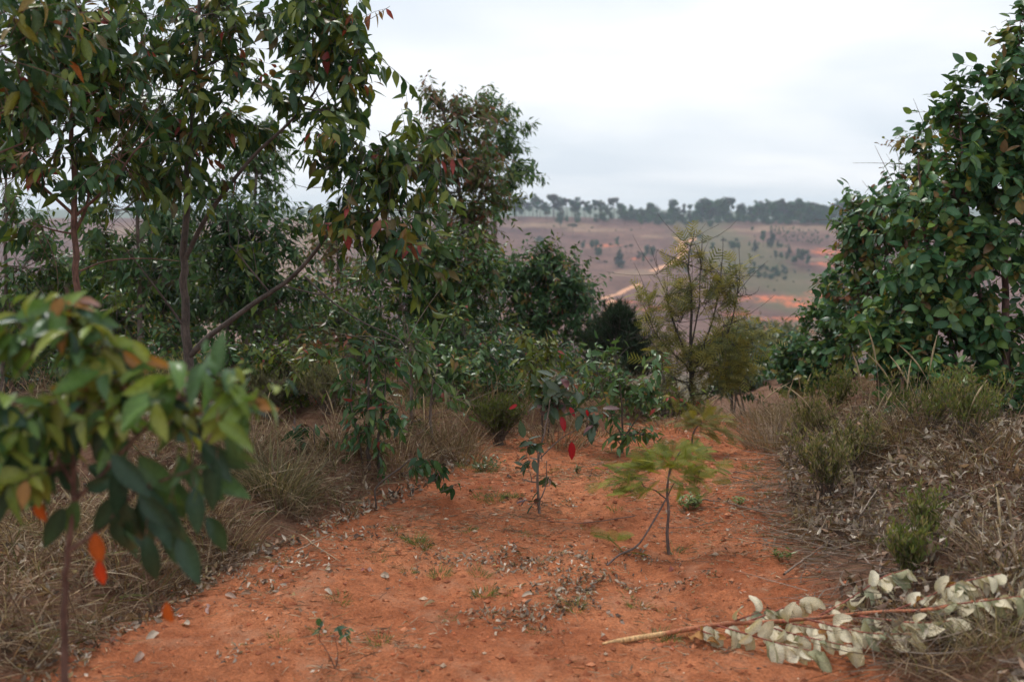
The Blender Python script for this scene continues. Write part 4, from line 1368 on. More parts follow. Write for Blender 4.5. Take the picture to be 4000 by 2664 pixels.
for (px, py, ax, az, ln, ci) in ((60, 1760, -.1, -1, .15, 3), (130, 1720, -.35, -.9, .15, 3), (260, 1620, -.05, -1, .16, 3), (340, 1590, .15, -1, .16, 1), (430, 1640, -.3, -.9, .14, 5), (250, 1980, -.45, -.9, .13, 3), (300, 1950, -.3, -1, .12, 1),
                                 (450, 1860, -.9, -.5, .12, 5), (470, 1930, -.6, -.8, .13, 3), (500, 1960, -.1, -1, .17, 3), (560, 1930, .05, -1, .17, 3), (560, 1900, .45, -.9, .18, 5), (620, 1860, .4, -1, .15, 1), (570, 2090, .25, -1, .14, 3), (700, 2080, .35, -1, .15, 5),
                                 (640, 2020, .3, -1, .14, 3), (730, 1850, .75, -.6, .15, 3), (790, 1840, .85, -.35, .16, 1), (760, 1900, .1, -1, .13, 5), (800, 1740, .85, -.5, .14, 3), (540, 1780, .5, -.7, .15, 1), (580, 1800, .2, -1, .13, 3), (500, 1700, -.4, -.9, .15, 5),
                                 (690, 1780, .5, -.8, .14, 1), (340, 1820, .9, -.3, .12, 5), (190, 1860, -.5, -.9, .14, 3), (30, 1850, -.2, -1, .13, 3), (850, 1650, .8, -.6, .13, 2), (880, 1700, .6, -.8, .12, 1), (640, 1700, .9, .05, .13, 5)):
    lv.add(P(px, py, 2.3 + rng.normal(0, .06)), np.array([ax, rng.normal(0, .2), az]), NM + rvec(.25), ln * .80, ln * .80 * .40, ci)
for k in range(16):
    lv.add(P(rng.uniform(400, 860), rng.uniform(1720, 2060), 2.3 + rng.normal(0, .08)), np.array([rng.normal(.25, .4), rng.normal(0, .2), -1]), NM + rvec(.35), rng.uniform(.09, .13), .044, int(rng.choice([1, 3, 3, 5])))
for k in range(12):
    lv.add(P(rng.uniform(0, 260), rng.uniform(1680, 1900), 2.35 + rng.normal(0, .06)), np.array([rng.normal(-.2, .4), rng.normal(0, .2), -1]), NM + rvec(.35), rng.uniform(.09, .12), .042, int(rng.choice([1, 3, 3, 5])))
for (px, py, ln, ci) in ((150, 1950, .065, 6), (370, 2080, .075, 6), (385, 2190, .06, 7), (650, 2350, .065, 6), (960, 1570, .07, 8)):
    lv.add(P(px, py, 2.3), np.array([.1, 0, -1]) if ci != 8 else np.array([.9, 0, -.2]), NM, ln, ln * .45, ci)
for (px, py, ax, az, ln, ci) in ((90, 1250, -.9, .1, .10, 4), (300, 1180, 1, .1, .065, 9), (380, 1260, .7, .6, .09, 2), (520, 1330, .6, -.7, .09, 4), (560, 1400, 1, -.2, .08, 8), (700, 1650, .95, .4, .11, 9), (660, 1600, .4, .9, .10, 9), (180, 1280, -.9, -.1, .1, 2), (480, 1370, .6, -.6, .08, 8)):
    lv.add(P(px, py, 2.33), np.array([ax, rng.normal(0, .2), az]), NM + rvec(.4), ln * .85, ln * .30, ci)
_nodes = np.vstack([smooth_path(L(q, d), 30) for q in ([(250, 2400), (275, 2080), (300, 1600), (270, 1200)], [(285, 1960), (520, 1720), (760, 1530), (860, 1500)], [(290, 1900), (110, 1620), (40, 1500)], [(270, 2150), (520, 1930), (740, 1840)])])
tw = MB()
for q in lv.p:                                           # each hanging leaf on its own thin twig
    w = np.linalg.norm(_nodes - q, axis=1) + 2.0 * np.maximum(0, q[2] - _nodes[:, 2] + .0)
    s_ = _nodes[int(np.argmin(w))]
    tube(tw, bez(s_, (s_ + q) / 2 + np.array([0, 0, .02]), q, 6), np.linspace(.0016, .0009, 6), 4, (0.16, 0.075, 0.05), False)
tw.build('twigs', 'bark', root, np.array(root.location), kind='stuff')
lv.build(root, np.array(root.location), FG + [(0.50, 0.11, 0.025), (0.55, 0.06, 0.02), (0.36, 0.17, 0.05), (0.42, 0.24, 0.22)], 'LONG', 100)

# ================================================================== trees on the other side of the path
d = 7.4
plant('eucalypt_tree', 'big round-leaved eucalypt filling the edge of the picture beyond the leaf heap', 'tree',
      [(rooted([(3935, 1650), (3932, 1400), (3925, 1150), (3918, 900), (3935, 600), (3965, 350), (3985, 160)], d), .030, .005), (rooted([(3870, 1650), (3850, 1300), (3800, 1000), (3770, 700), (3750, 480)], d), .020, .005),
       (rooted([(3800, 1650), (3720, 1350), (3640, 1050), (3600, 800), (3590, 620)], d), .018, .005), (rooted([(4060, 1650), (4060, 1200), (4050, 800), (4050, 300)], d), .02, .006), (rooted([(3760, 1650), (3600, 1450), (3480, 1300)], d), .014, .005)],
      [C(3975, 260, d, 60, 110, 100), C(3900, 450, d, 80, 100, 150), C(3970, 430, d, 70, 100, 130), C(3960, 600, d, 100, 130, 230), C(3880, 620, d, 80, 90, 150), C(3790, 560, d, 75, 100, 110), C(3850, 720, d, 130, 110, 230), C(3720, 760, d, 110, 110, 190), C(3960, 850, d, 130, 150, 230), C(3620, 880, d, 105, 110, 190), C(3770, 960, d, 140, 120, 260), C(3900, 1080, d, 150, 140, 270),
       C(3620, 1060, d, 130, 120, 250), C(3520, 1150, d, 110, 110, 210), C(3750, 1200, d, 150, 130, 270), C(3900, 1330, d, 150, 140, 270), C(3600, 1270, d, 140, 110, 250), C(3460, 1330, d, 120, 90, 190), C(3760, 1420, d, 150, 100, 220), C(3930, 1520, d, 120, 90, 150), C(3560, 1420, d, 120, 70, 140),
       C(3750, 430, d, 26, 80, 40), C(3700, 520, d, 26, 80, 40), C(3985, 130, d, 22, 70, 24), C(3930, 300, d, 22, 90, 36), C(3620, 1540, 7.1, 150, 70, 170), C(3800, 1590, 6.9, 150, 70, 170), C(3960, 1640, 6.8, 110, 70, 110), C(3480, 1470, 7.3, 110, 70, 130), C(4080, 500, d, 80, 250, 130), C(4100, 1000, d, 100, 250, 170), C(4080, 1450, d, 110, 150, 120)],
      RND + [(0.16, 0.10, 0.05)], RNW + [.35], .092, .054, 'OVATE', 'OVATE', 300, .30, (0.13, 0.075, 0.065), new=NEWY, newp=.12, twigL=.24, per_twig=10, dens=2.4)
d = 9.0
plant('eucalypt_tree', 'round-leaved eucalypt with bronze young leaves in front of the far ridge', 'tree',
      [(rooted([(3480, 1600), (3470, 1300), (3460, 1000), (3470, 800), (3490, 720)], d), .028, .006), (rooted([(3440, 1600), (3390, 1200), (3370, 980), (3365, 890)], d), .02, .005), (rooted([(3520, 1600), (3560, 1100), (3600, 700), (3620, 560)], d), .02, .004)],
      [C(3500, 790, d, 90, 55, 180), C(3410, 870, d, 75, 55, 150), C(3360, 960, d, 55, 70, 120), C(3440, 920, d, 110, 80, 230), C(3540, 830, d, 110, 90, 210), C(3600, 650, d, 80, 80, 110), C(3430, 1040, d, 120, 90, 250), C(3360, 1180, d, 100, 100, 210), C(3440, 1240, d, 120, 100, 210), C(3640, 540, d, 45, 60, 40), C(3590, 620, d, 26, 60, 30), C(3490, 710, d, 24, 45, 24), C(3540, 690, d, 24, 50, 24), C(3360, 860, d, 20, 45, 20), C(3360, 1320, d, 100, 80, 150)],
      RND + list(NEWB[:1]), RNW + [.7], .088, .046, 'OVATE', 'OVATE', 160, .35, (0.12, 0.07, 0.06), new=NEWB + NEWY, newp=.20, twigL=.26, per_twig=9, bare=3)
d = 11.5
plant('eucalypt_tree', 'low dark round-leaved eucalypt leaning over the end of the path', 'tree',
      [(rooted([(3340, 1610), (3310, 1400), (3290, 1200), (3290, 1090)], d), .03, .008), (rooted([(3300, 1610), (3220, 1450), (3150, 1380)], d), .02, .006)],
      [C(3300, 1100, d, 60, 45, 130), C(3260, 1190, d, 80, 70, 240), C(3220, 1300, d, 95, 75, 290), C(3150, 1400, d, 95, 65, 270), C(3100, 1470, d, 80, 50, 190), C(3240, 1430, d, 110, 80, 300), C(3330, 1260, d, 90, 100, 250), C(3160, 1520, d, 110, 50, 200), C(3320, 1480, d, 120, 90, 260)],
      RND[:5], RNW[:5], .085, .052, 'OVATE', 'OVATE', 60, .25, BK_DK, new=NEWY, newp=.10, twigL=.25, per_twig=10)

# ------------------------------------------------------------------ feathery plants
d = 10.0
GR = [(0.20, 0.20, 0.060), (0.28, 0.25, 0.065), (0.13, 0.145, 0.055), (0.34, 0.29, 0.07)]
foot = on_ground(P(2705, 1610, d))
plant('feathery_tree', 'sparse upright olive tree with feathery leaves and bare dark stems', 'tree',
      [([foot, P(2700, 1500, d), P(2695, 1350, d), P(2700, 1150, d), P(2690, 1020, d), P(2715, 900, d)], .022, .002), (L([(2700, 1480), (2760, 1320), (2800, 1180), (2820, 1040), (2825, 930)], d), .010, .0016), (L([(2698, 1420), (2640, 1280), (2600, 1150), (2560, 1060)], d), .009, .0016),
       (L([(2698, 1360), (2730, 1200), (2735, 1060), (2745, 910)], d), .008, .0015), (L([(2700, 1450), (2830, 1320), (2870, 1200), (2890, 1080), (2888, 965)], d), .009, .0016), (L([(2695, 1440), (2580, 1330), (2530, 1230), (2495, 1150)], d), .008, .0015), (L([(2640, 1300), (2610, 1180), (2605, 1050)], d), .006, .0015)],
      [C(2690, 960, d, 40, 40, 16), C(2740, 1050, d, 50, 70, 34), C(2820, 1080, d, 50, 80, 36), C(2680, 1120, d, 60, 80, 40), C(2580, 1060, d, 40, 40, 14), C(2600, 1160, d, 60, 70, 40), C(2560, 1210, d, 60, 60, 34), C(2760, 1180, d, 70, 80, 50), C(2880, 1150, d, 45, 70, 30), C(2660, 1260, d, 80, 70, 60), C(2820, 1270, d, 80, 70, 56),
       C(2560, 1320, d, 70, 70, 40), C(2740, 1350, d, 90, 80, 70), C(2880, 1370, d, 90, 60, 56), C(2940, 1340, d, 50, 30, 18), C(2640, 1400, d, 90, 80, 64), C(2800, 1440, d, 100, 80, 76), C(2680, 1500, d, 100, 80, 76), C(2870, 1500, d, 80, 70, 50), C(2580, 1450, d, 80, 70, 40), C(2780, 1550, d, 100, 60, 60), C(2920, 1150, d, 20, 30, 6)],
      GR, [4, 3, 3, 2], .13, .10, 'FROND_S', 'FROND_S', 160, .05, (0.055, 0.048, 0.042), twigL=.17, per_twig=4, mat='grass', bare=6, dens=1.5)


def fern_sapling(label, stems, tips, d, pal, ln):
    base = np.asarray(stems[0][0][0])
    root = empty('feathery_sapling', base, label, 'sapling')
    for k, (pts, r0, r1) in enumerate(stems):
        mb = MB()
        n = 16
        tube(mb, smooth_path(pts, n), np.linspace(r0, r1, n) * (1 + .2 * (vnoise(np.arange(n) * 1.3, np.zeros(n), k) - .5)), 8, (0.13, 0.095, 0.085))
        mb.build('stem' if k else 'trunk', 'bark', root, base)
    lv = Leaves()
    for (px, py, n, dx, dz) in tips:
        c = P(px, py, d)
        for k in range(int(n * 3.2)):
            ax = unit(np.array([dx, 0, dz * .7]) + rvec(.5) * np.array([1, 1, .6]))
            lv.add(c + np.array([dx, 0, dz * .4]) * rng.uniform(0, .07) + rvec(.045) * np.array([1.4, 1.2, .55]), ax, unit(np.array([0, -.35, 1.0]) + rvec(.3)), ln * rng.uniform(.75, 1.2), ln * .55 * rng.uniform(.8, 1.2), int(rng.integers(0, len(pal))))
    lv.build(root, base, pal, 'FROND', 260, 'grass', name='frond')
    return root


FE = [(0.20, 0.22, 0.025), (0.16, 0.19, 0.025), (0.25, 0.24, 0.03), (0.12, 0.15, 0.025)]
fern_sapling('bright yellow-green feathery sapling on the bare path with a forked stem',
             [(rooted([(2612, 2170), (2606, 2080), (2612, 2000), (2606, 1930), (2612, 1860), (2625, 1800)], 5.35), .0085, .004),
              ([ground_px(2370, 2208), ground_px(2420, 2190) + np.array([0, 0, .03]), P(2490, 2130, 5.3), P(2550, 2040, 5.33), P(2604, 1945, 5.35)], .005, .0045),
              (L([(2606, 1950), (2585, 1935), (2560, 1915), (2520, 1902), (2505, 1882)], 5.35), .004, .0025), (L([(2612, 1860), (2640, 1790), (2660, 1760)], 5.35), .0035, .002), (L([(2608, 1940), (2625, 1900), (2640, 1880)], 5.35), .003, .002)],
             [(2510, 1880, 9, -.9, .25), (2560, 1850, 7, -.5, .35), (2620, 1800, 8, .1, .7), (2650, 1780, 8, .9, .2), (2610, 1830, 6, -.6, .5), (2640, 1880, 5, .9, -.1), (2490, 1890, 5, -.9, -.1), (2660, 1840, 5, .9, .1), (2600, 1800, 5, -.7, .2), (2490, 2120, 3, -.9, .2)], 5.35, FE, .088)
fern_sapling('small yellowish feathery sapling farther up the path behind the bright one',
             [(rooted([(2702, 1745), (2706, 1700), (2720, 1670), (2745, 1650)], 7.7), .008, .003), (L([(2706, 1690), (2740, 1690), (2775, 1700)], 7.7), .003, .002)],
             [(2745, 1645, 8, .8, .25), (2725, 1660, 6, -.6, .3), (2770, 1690, 6, .8, -.2), (2735, 1640, 5, .2, .8)], 7.7, [(0.19, 0.17, 0.035), (0.22, 0.19, 0.035), (0.15, 0.15, 0.04)], .10)


def pine_bush(label, px, base_py, top_py, halfw, d):
    foot = on_ground(P(px, base_py, d))
    top = P(px, top_py, d)
    root = empty('pine_tree', foot, label, 'tree')
    mb = MB()
    tube(mb, smooth_path([foot, (foot + top) / 2, top], 10), np.linspace(.04, .006, 10), 7, BK_DK)
    mb.build('trunk', 'bark', root, foot)
    nd = MB()
    br = MB()
    H = top[2] - foot[2]
    for k in range(190):
        f = rng.uniform(.05, .97)
        a = rng.uniform(0, 6.28)
        r = halfw * pxm(d) * (1.04 - f) ** .7 * rng.uniform(.5, 1.05)
        s = foot + np.array([0, 0, f * H * .9])
        e = s + np.array([math.cos(a) * r, math.sin(a) * r, .22 + .12 * rng.random()])
        p = bez(s, s + (e - s) * .6 - np.array([0, 0, .06]), e, 7)
        tube(br, p, np.linspace(.008, .004, 7), 4, BK_DK, False)
        n = 70
        t = rng.uniform(.35, 1, n)
        q = p[np.minimum(5, (t * 6).astype(int))] + (p[np.minimum(6, (t * 6).astype(int) + 1)] - p[np.minimum(5, (t * 6).astype(int))]) * (t * 6 % 1)[:, None]
        ax = unit(rng.normal(0, .6, (n, 3)) + np.array([0, 0, .75]) + unit(e - s) * .5)
        add_leaves(nd, FLATL, q, ax, rng.normal(0, 1, (n, 3)), rng.uniform(.07, .12, n), np.full(n, .008), np.array([(.030, .052, .026)]) * rng.uniform(.7, 1.5, (n, 1)))
    br.build('branches', 'bark', root, foot, kind='stuff')
    nd.build('needles', 'far', root, foot, kind='stuff')


pine_bush('small dark pine between the round-headed tree and the feathery tree', 2410, 1560, 1245, 230, 13.0)

# shrubs down the slope behind the end of the path
for (d, px, py, rx, ry, lab) in ((26, 2960, 1400, 60, 70, 'pale olive shrub on the slope behind the end of the path'), (34, 3040, 1350, 60, 50, 'hazy green shrub down the slope beside the low dark tree'),
                                 (20, 2990, 1480, 70, 50, 'yellowish shrub just over the brow at the path end'), (48, 2900, 1340, 70, 40, 'distant hazy shrub beside the feathery tree'), (60, 3080, 1310, 70, 40, 'farthest hazy shrub down in the valley'),
                                 (16, 2930, 1520, 60, 40, 'small dim shrub at the very end of the path')):
    foot = on_ground(P(px, py, d))
    cs = [C(px + rng.normal(0, rx * .5), py + rng.normal(0, ry * .4), d + rng.normal(0, .5), rx * .6, ry * .6, 90) for _ in range(6)]
    cs.append((foot + np.array([0, 0, .5]), (rx * pxm(d), rx * pxm(d), .5), 80))
    plant('valley_shrub', lab, 'shrub', [([foot, (foot + P(px, py, d)) / 2, P(px, py - ry * .5, d)], .02 + d * .0006, .008)], cs, [(0.095, 0.12, 0.05), (0.075, 0.10, 0.05), (0.12, 0.13, 0.06), (0.06, 0.09, 0.05)], [3, 3, 2, 3],
          .08 + d * .004, .04 + d * .002, 'OVATE', 'FLATL', 0, .3, BK_DK, 'shrubs down the slope', twigL=.25 + d * .01, twig_r=.004)

# ================================================================== grass, litter and debris
def add_blades(mb, base, dirn, H, bend, width, col):
    """bend: (N,3) sideways pull that grows along the blade"""
    N = len(base)
    if N == 0:
        return
    dirn = unit(dirn)
    side = unit(np.cross(dirn, rng.normal(0, 1, (N, 3))))
    S = np.array([0, .38, .74, 1.0])
    p = base[:, None] + dirn[:, None] * (H[:, None] * S[None])[..., None] + bend[:, None] * (H[:, None] * S[None] ** 2)[..., None]
    w = width[:, None] * np.array([1, .85, .55, 0])[None] * .5
    a, b = p - side[:, None] * w[..., None], p + side[:, None] * w[..., None]
    v = np.stack([a[:, 0], b[:, 0], a[:, 1], b[:, 1], a[:, 2], b[:, 2], p[:, 3]], 1)
    off = (np.arange(N) * 7)[:, None, None]
    q = np.array([[0, 1, 3, 2], [2, 3, 5, 4]])[None] + off
    t = np.array([[4, 5, 6]])[None] + off
    mb.add(v.reshape(-1, 3), q.reshape(-1, 4), t.reshape(-1, 3), np.repeat(col, 7, 0))


def tints(pal, w, n, var=.25):
    w = np.array(w, float)
    c = np.array(pal)[rng.choice(len(pal), n, p=w / w.sum())]
    return c * rng.uniform(1 - var, 1 + var, (n, 1))


def ground_pts(x, y, dz=0.0):
    return np.column_stack([x, y, terr(x, y) + dz])


STRAW = [(0.33, 0.235, 0.15), (0.23, 0.145, 0.09), (0.44, 0.345, 0.235), (0.14, 0.08, 0.052), (0.14, 0.14, 0.05)]
STW = [4, 4, 2, 3, 1.2]

# --- dry grass of the bank: matted straw plus standing stalks, nobody could count it
mb = MB()
n = 46000
y = 2.2 + 9.3 * rng.random(n) ** 1.15
l = np.interp(y, *_LE)
x = l + .06 - 3.3 * rng.random(n) ** 1.25 * (0.55 + y / 14)
keep = (fbm(x * 1.3, y * 1.3, 61, 3) > -.28) & (path_mask(x, y) < .55)
x, y = x[keep], y[keep]
n = len(x)
a = rng.uniform(0, 6.28, n)
flat = rng.random(n) < .62
dirn = np.column_stack([np.cos(a), np.sin(a), np.where(flat, rng.uniform(.0, .5, n), rng.uniform(.9, 3.0, n))])
H = np.where(flat, rng.uniform(.08, .26, n), rng.uniform(.08, .24, n)) * (1 + .55 * sstep(6.0, 8.0, y) * ~flat)
bend = np.column_stack([rng.normal(0, .3, n), rng.normal(0, .3, n), -rng.uniform(.05, .5, n)])
add_blades(mb, ground_pts(x, y, rng.uniform(-.01, .05, n)), dirn, H, bend, rng.uniform(.002, .006, n) * np.where(rng.random(n) < .12, 1.8, 1), tints(STRAW, STW, n, .3) * (.86 + .55 * fbm(x * 1.5, y * 1.5, 99, 3))[:, None].clip(.35, 1.5))
# straw on the far side of the path
n = 22000
y = 2.4 + 8.3 * rng.random(n)
r = np.interp(y, *_RE)
x = r - .04 + 3.0 * rng.random(n) ** 1.2
keep = (path_mask(x, y) < .55) & ((fbm(x * 1.1, y * 1.1, 67, 3) > -.15) | (y > 7.4) | (y < 4.3))
x, y = x[keep], y[keep]
n = len(x)
a = rng.uniform(0, 6.28, n)
flat = rng.random(n) < .72
dirn = np.column_stack([np.cos(a), np.sin(a), np.where(flat, rng.uniform(0, .4, n), rng.uniform(.8, 2.5, n))])
H = np.where(flat, rng.uniform(.08, .28, n), rng.uniform(.06, .20, n) * (1 + .5 * (y > 7.4)))
bend = np.column_stack([rng.normal(0, .3, n), rng.normal(0, .3, n), -rng.uniform(.05, .5, n)])
add_blades(mb, ground_pts(x, y, rng.uniform(-.01, .04, n)), dirn, H, bend, rng.uniform(.002, .005, n), tints(STRAW, STW, n))
# loose straw bits strewn over the bare soil
n = 30000
y = 2.8 + 6.8 * rng.random(n)
l, r = np.interp(y, *_LE), np.interp(y, *_RE)
x = l + (r - l) * rng.random(n)
keep = fbm(x * 1.9, y * 1.9, 71, 3) > rng.uniform(-.35, .45, n)
x, y = x[keep], y[keep]
n = len(x)
a = rng.uniform(0, 6.28, n)
add_blades(mb, ground_pts(x, y, .004), np.column_stack([np.cos(a), np.sin(a), rng.uniform(-.02, .12, n)]), rng.uniform(.01, .075, n), np.column_stack([rng.normal(0, .25, (n, 2)), np.full(n, -.05)]), rng.uniform(.002, .0048, n), tints(STRAW[:4], STW[:4], n))
tag(mb.build('dry_grass', 'dry', kind='stuff'), 'matted straw and dry grass over both banks of the path', 'grass')

# --- dead leaves
LIT = [(0.40, 0.33, 0.265), (0.27, 0.205, 0.16), (0.50, 0.43, 0.35), (0.14, 0.085, 0.06), (0.34, 0.22, 0.15), (0.10, 0.07, 0.055)]
LIW = [3, 4.5, 1.4, 4, 2.5, 3.5]


def litter(x, y, lo, hi, up, lift, tplx='CURL', pal=LIT, wt=LIW, mbx=None):
    n = len(x)
    a = rng.uniform(0, 6.28, n)
    ax = np.column_stack([np.cos(a), np.sin(a), rng.normal(0, up, n)])
    nm = np.column_stack([rng.normal(0, .55, (n, 2)), rng.choice([1, 1, -1], n)])
    ln = rng.uniform(lo, hi, n)
    add_leaves(mbx, TPL[tplx], ground_pts(x, y, rng.uniform(0, 1, n) * lift + .006), ax, nm, ln, ln * rng.uniform(.34, .55, n), tints(pal, wt, n, .3))


mb = MB()
n = 19000                                                # the grey heap beside the path
y = 3.2 + 4.8 * rng.random(n)
r = np.interp(y, *_RE)
x = r + .02 + 2.6 * rng.random(n) ** 1.1
keep = (path_mask(x, y) < .6) & (fbm(x * 1.4, y * 1.4, 83, 3) + 1.2 * np.exp(-((x - 2.9) / 1.1) ** 2 - ((y - 6.6) / 1.3) ** 2) + .35 * (y < 5.2) > .02)
x, y = x[keep], y[keep]
h3 = len(x) // 3
for s_, tn in ((slice(0, h3), 'SHELL_A'), (slice(h3, 2 * h3), 'SHELL_B'), (slice(2 * h3, None), 'SHELL_C')):
    litter(x[s_], y[s_], .024, .075, .7, .085, tn, mbx=mb)
n = 4500                                                 # brushwood tangled in the heap
y = 3.6 + 4.6 * rng.random(n)
x = np.interp(y, *_RE) - .15 + 2.6 * rng.random(n) ** 1.15
a = rng.normal(.25, .6, n) + np.pi * (rng.random(n) < .5)
add_blades(mb, ground_pts(x, y, rng.uniform(.0, .09, n)), np.column_stack([np.cos(a), np.sin(a), rng.normal(0, .18, n)]), rng.uniform(.10, .42, n), rng.normal(0, .10, (n, 3)), rng.uniform(.002, .0050, n), tints([(.22, .165, .13), (.13, .095, .075), (.30, .245, .20)], [4, 4, 2], n))
n = 4200                                                 # under the near bank
y = 2.4 + 5.0 * rng.random(n)
l = np.interp(y, *_LE)
x = l + .14 - 1.7 * rng.random(n) ** 1.6
keep = fbm(x * 1.6, y * 1.6, 87, 3) > -.05
litter(x[keep], y[keep], .022, .06, .5, .03, 'SHELL_B', mbx=mb)
n = 5200                                                 # strewn on the path
y = 2.8 + 6.6 * rng.random(n)
l, r = np.interp(y, *_LE), np.interp(y, *_RE)
x = l + (r - l) * rng.random(n)
keep = fbm(x * 2.2, y * 2.2, 91, 3) > rng.uniform(-.1, .5, n)
litter(x[keep], y[keep], .006, .030, .3, .004, 'FLATL', mbx=mb)
for (px, py, rx, ry, n) in ((2050, 2205, 130, 40, 230), (2130, 2365, 170, 28, 230), (2330, 2300, 120, 25, 150), (1960, 2395, 140, 20, 110), (2260, 2240, 110, 30, 130), (2540, 2185, 70, 18, 60), (2150, 1975, 60, 14, 40), (930, 2210, 130, 50, 130), (1040, 2240, 90, 40, 90),
                            (2980, 1960, 120, 40, 120), (3040, 2090, 90, 40, 110), (1330, 2080, 120, 30, 80), (900, 2550, 60, 14, 25), (1720, 2180, 90, 20, 40), (2720, 2260, 80, 16, 30)):
    g = ground_px(px, py)
    wx = rx * pxm(g[1]) * 1.15
    wy = (ground_px(px, py - ry)[1] - g[1]) * 1.2
    m = int(n * 1.5)
    ox, oy = rng.normal(0, wx, m), rng.normal(0, wy, m)
    keep = fbm((g[0] + ox) * 7, (g[1] + oy) * 7, 13, 2) > -.12
    x, y = g[0] + ox[keep], g[1] + oy[keep]
    litter(x, y, .008, .030, .5, .008, mbx=mb, wt=[5, 4, 3, 3, 1, 2])
    m = len(x)
    a = rng.uniform(0, 6.28, m)
    add_blades(mb, ground_pts(x + rng.normal(0, .04, m), y + rng.normal(0, .04, m), .006), np.column_stack([np.cos(a), np.sin(a), rng.uniform(0, .2, m)]), rng.uniform(.02, .08, m), rng.normal(0, .2, (m, 3)), rng.uniform(.001, .003, m), tints(STRAW[:4], STW[:4], m))
tag(mb.build('leaf_litter', 'dry', kind='stuff'), 'grey and brown dead leaf litter on the banks and path', 'leaf litter')

# --- clods and pebbles too small to pick apart
mb = MB()
n = 6500
y = 2.8 + 6.8 * rng.random(n)
l, r = np.interp(y, *_LE), np.interp(y, *_RE)
x = l - .1 + (r - l + .2) * rng.random(n)
s = .003 + .013 * rng.random(n) ** 3.4
O8 = unit(np.array([[1, 0, 0], [0, 1, 0], [-1, 0, 0], [0, -1, 0], [0, 0, 1], [0, 0, -1.]]))
T8 = np.array([[0, 1, 4], [1, 2, 4], [2, 3, 4], [3, 0, 4], [1, 0, 5], [2, 1, 5], [3, 2, 5], [0, 3, 5]])
v = ground_pts(x, y, .002)[:, None] + O8[None] * (s[:, None, None] * rng.uniform(.6, 1.4, (n, 6, 1))) * np.array([1.2, 1.2, .8])
mb.add(v.reshape(-1, 3), None, (T8[None] + (np.arange(n) * 6)[:, None, None]).reshape(-1, 3), np.repeat(tints([(0.42, .135, .06), (.54, .22, .11), (.33, .10, .045), (.55, .40, .28)], [5, 4, 2, .6], n), 6, 0))
tag(mb.build('soil_crumbs', 'dry', smooth=False, kind='stuff'), 'red crumbs of soil strewn over the bare path', 'soil')


# --- standing tussocks, each a thing
def tussock(name, label, group, p, n, h, rad, pal, wt, lean=.45, width=.004, mat='grass', droop=.35, cat='grass tuft', seeds=0):
    p = on_ground(p)
    root = empty(name, p, label, cat, group)
    mb = MB()
    a = rng.uniform(0, 6.28, n)
    q = rad * np.sqrt(rng.random(n))
    bx, by = p[0] + q * np.cos(a), p[1] + q * np.sin(a)
    dirn = np.column_stack([np.cos(a) * lean * rng.uniform(.1, 1.4, n), np.sin(a) * lean * rng.uniform(.1, 1.4, n), np.ones(n)]) + rng.normal(0, .10, (n, 3))
    H = h * rng.uniform(.45, 1.1, n)
    bend = np.column_stack([np.cos(a) * .3 + rng.normal(0, .15, n), np.sin(a) * .3 + rng.normal(0, .15, n), -rng.uniform(.0, droop * 2, n)])
    add_blades(mb, ground_pts(bx, by, -.005), dirn, H, bend, rng.uniform(.6, 1.2, n) * width, tints(pal, wt, n))
    mb.build('blades', mat, root, p, kind='stuff')
    if seeds:
        for k in range(seeds):
            sm = MB()
            b0 = p + np.array([rng.normal(0, rad * .5), rng.normal(0, rad * .5), 0])
            hh = h * rng.uniform(1.1, 1.5)
            e = b0 + np.array([rng.normal(0, .12), rng.normal(0, .08), hh])
            pp = bez(b0, b0 + np.array([0, 0, hh * .6]), e, 8)
            tube(sm, pp, np.full(8, .0013), 4, (0.36, .28, .17))
            so = sm.build('seed_stalk', 'dry', root, p)
            hm = MB()
            tube(hm, smooth_path(pp[4:], 8), np.array([.0018, .004, .0052, .0048, .0055, .004, .0028, .001]), 6, (.42, .32, .19))
            hm.build('seed_head', 'dry', so, p)
    return root


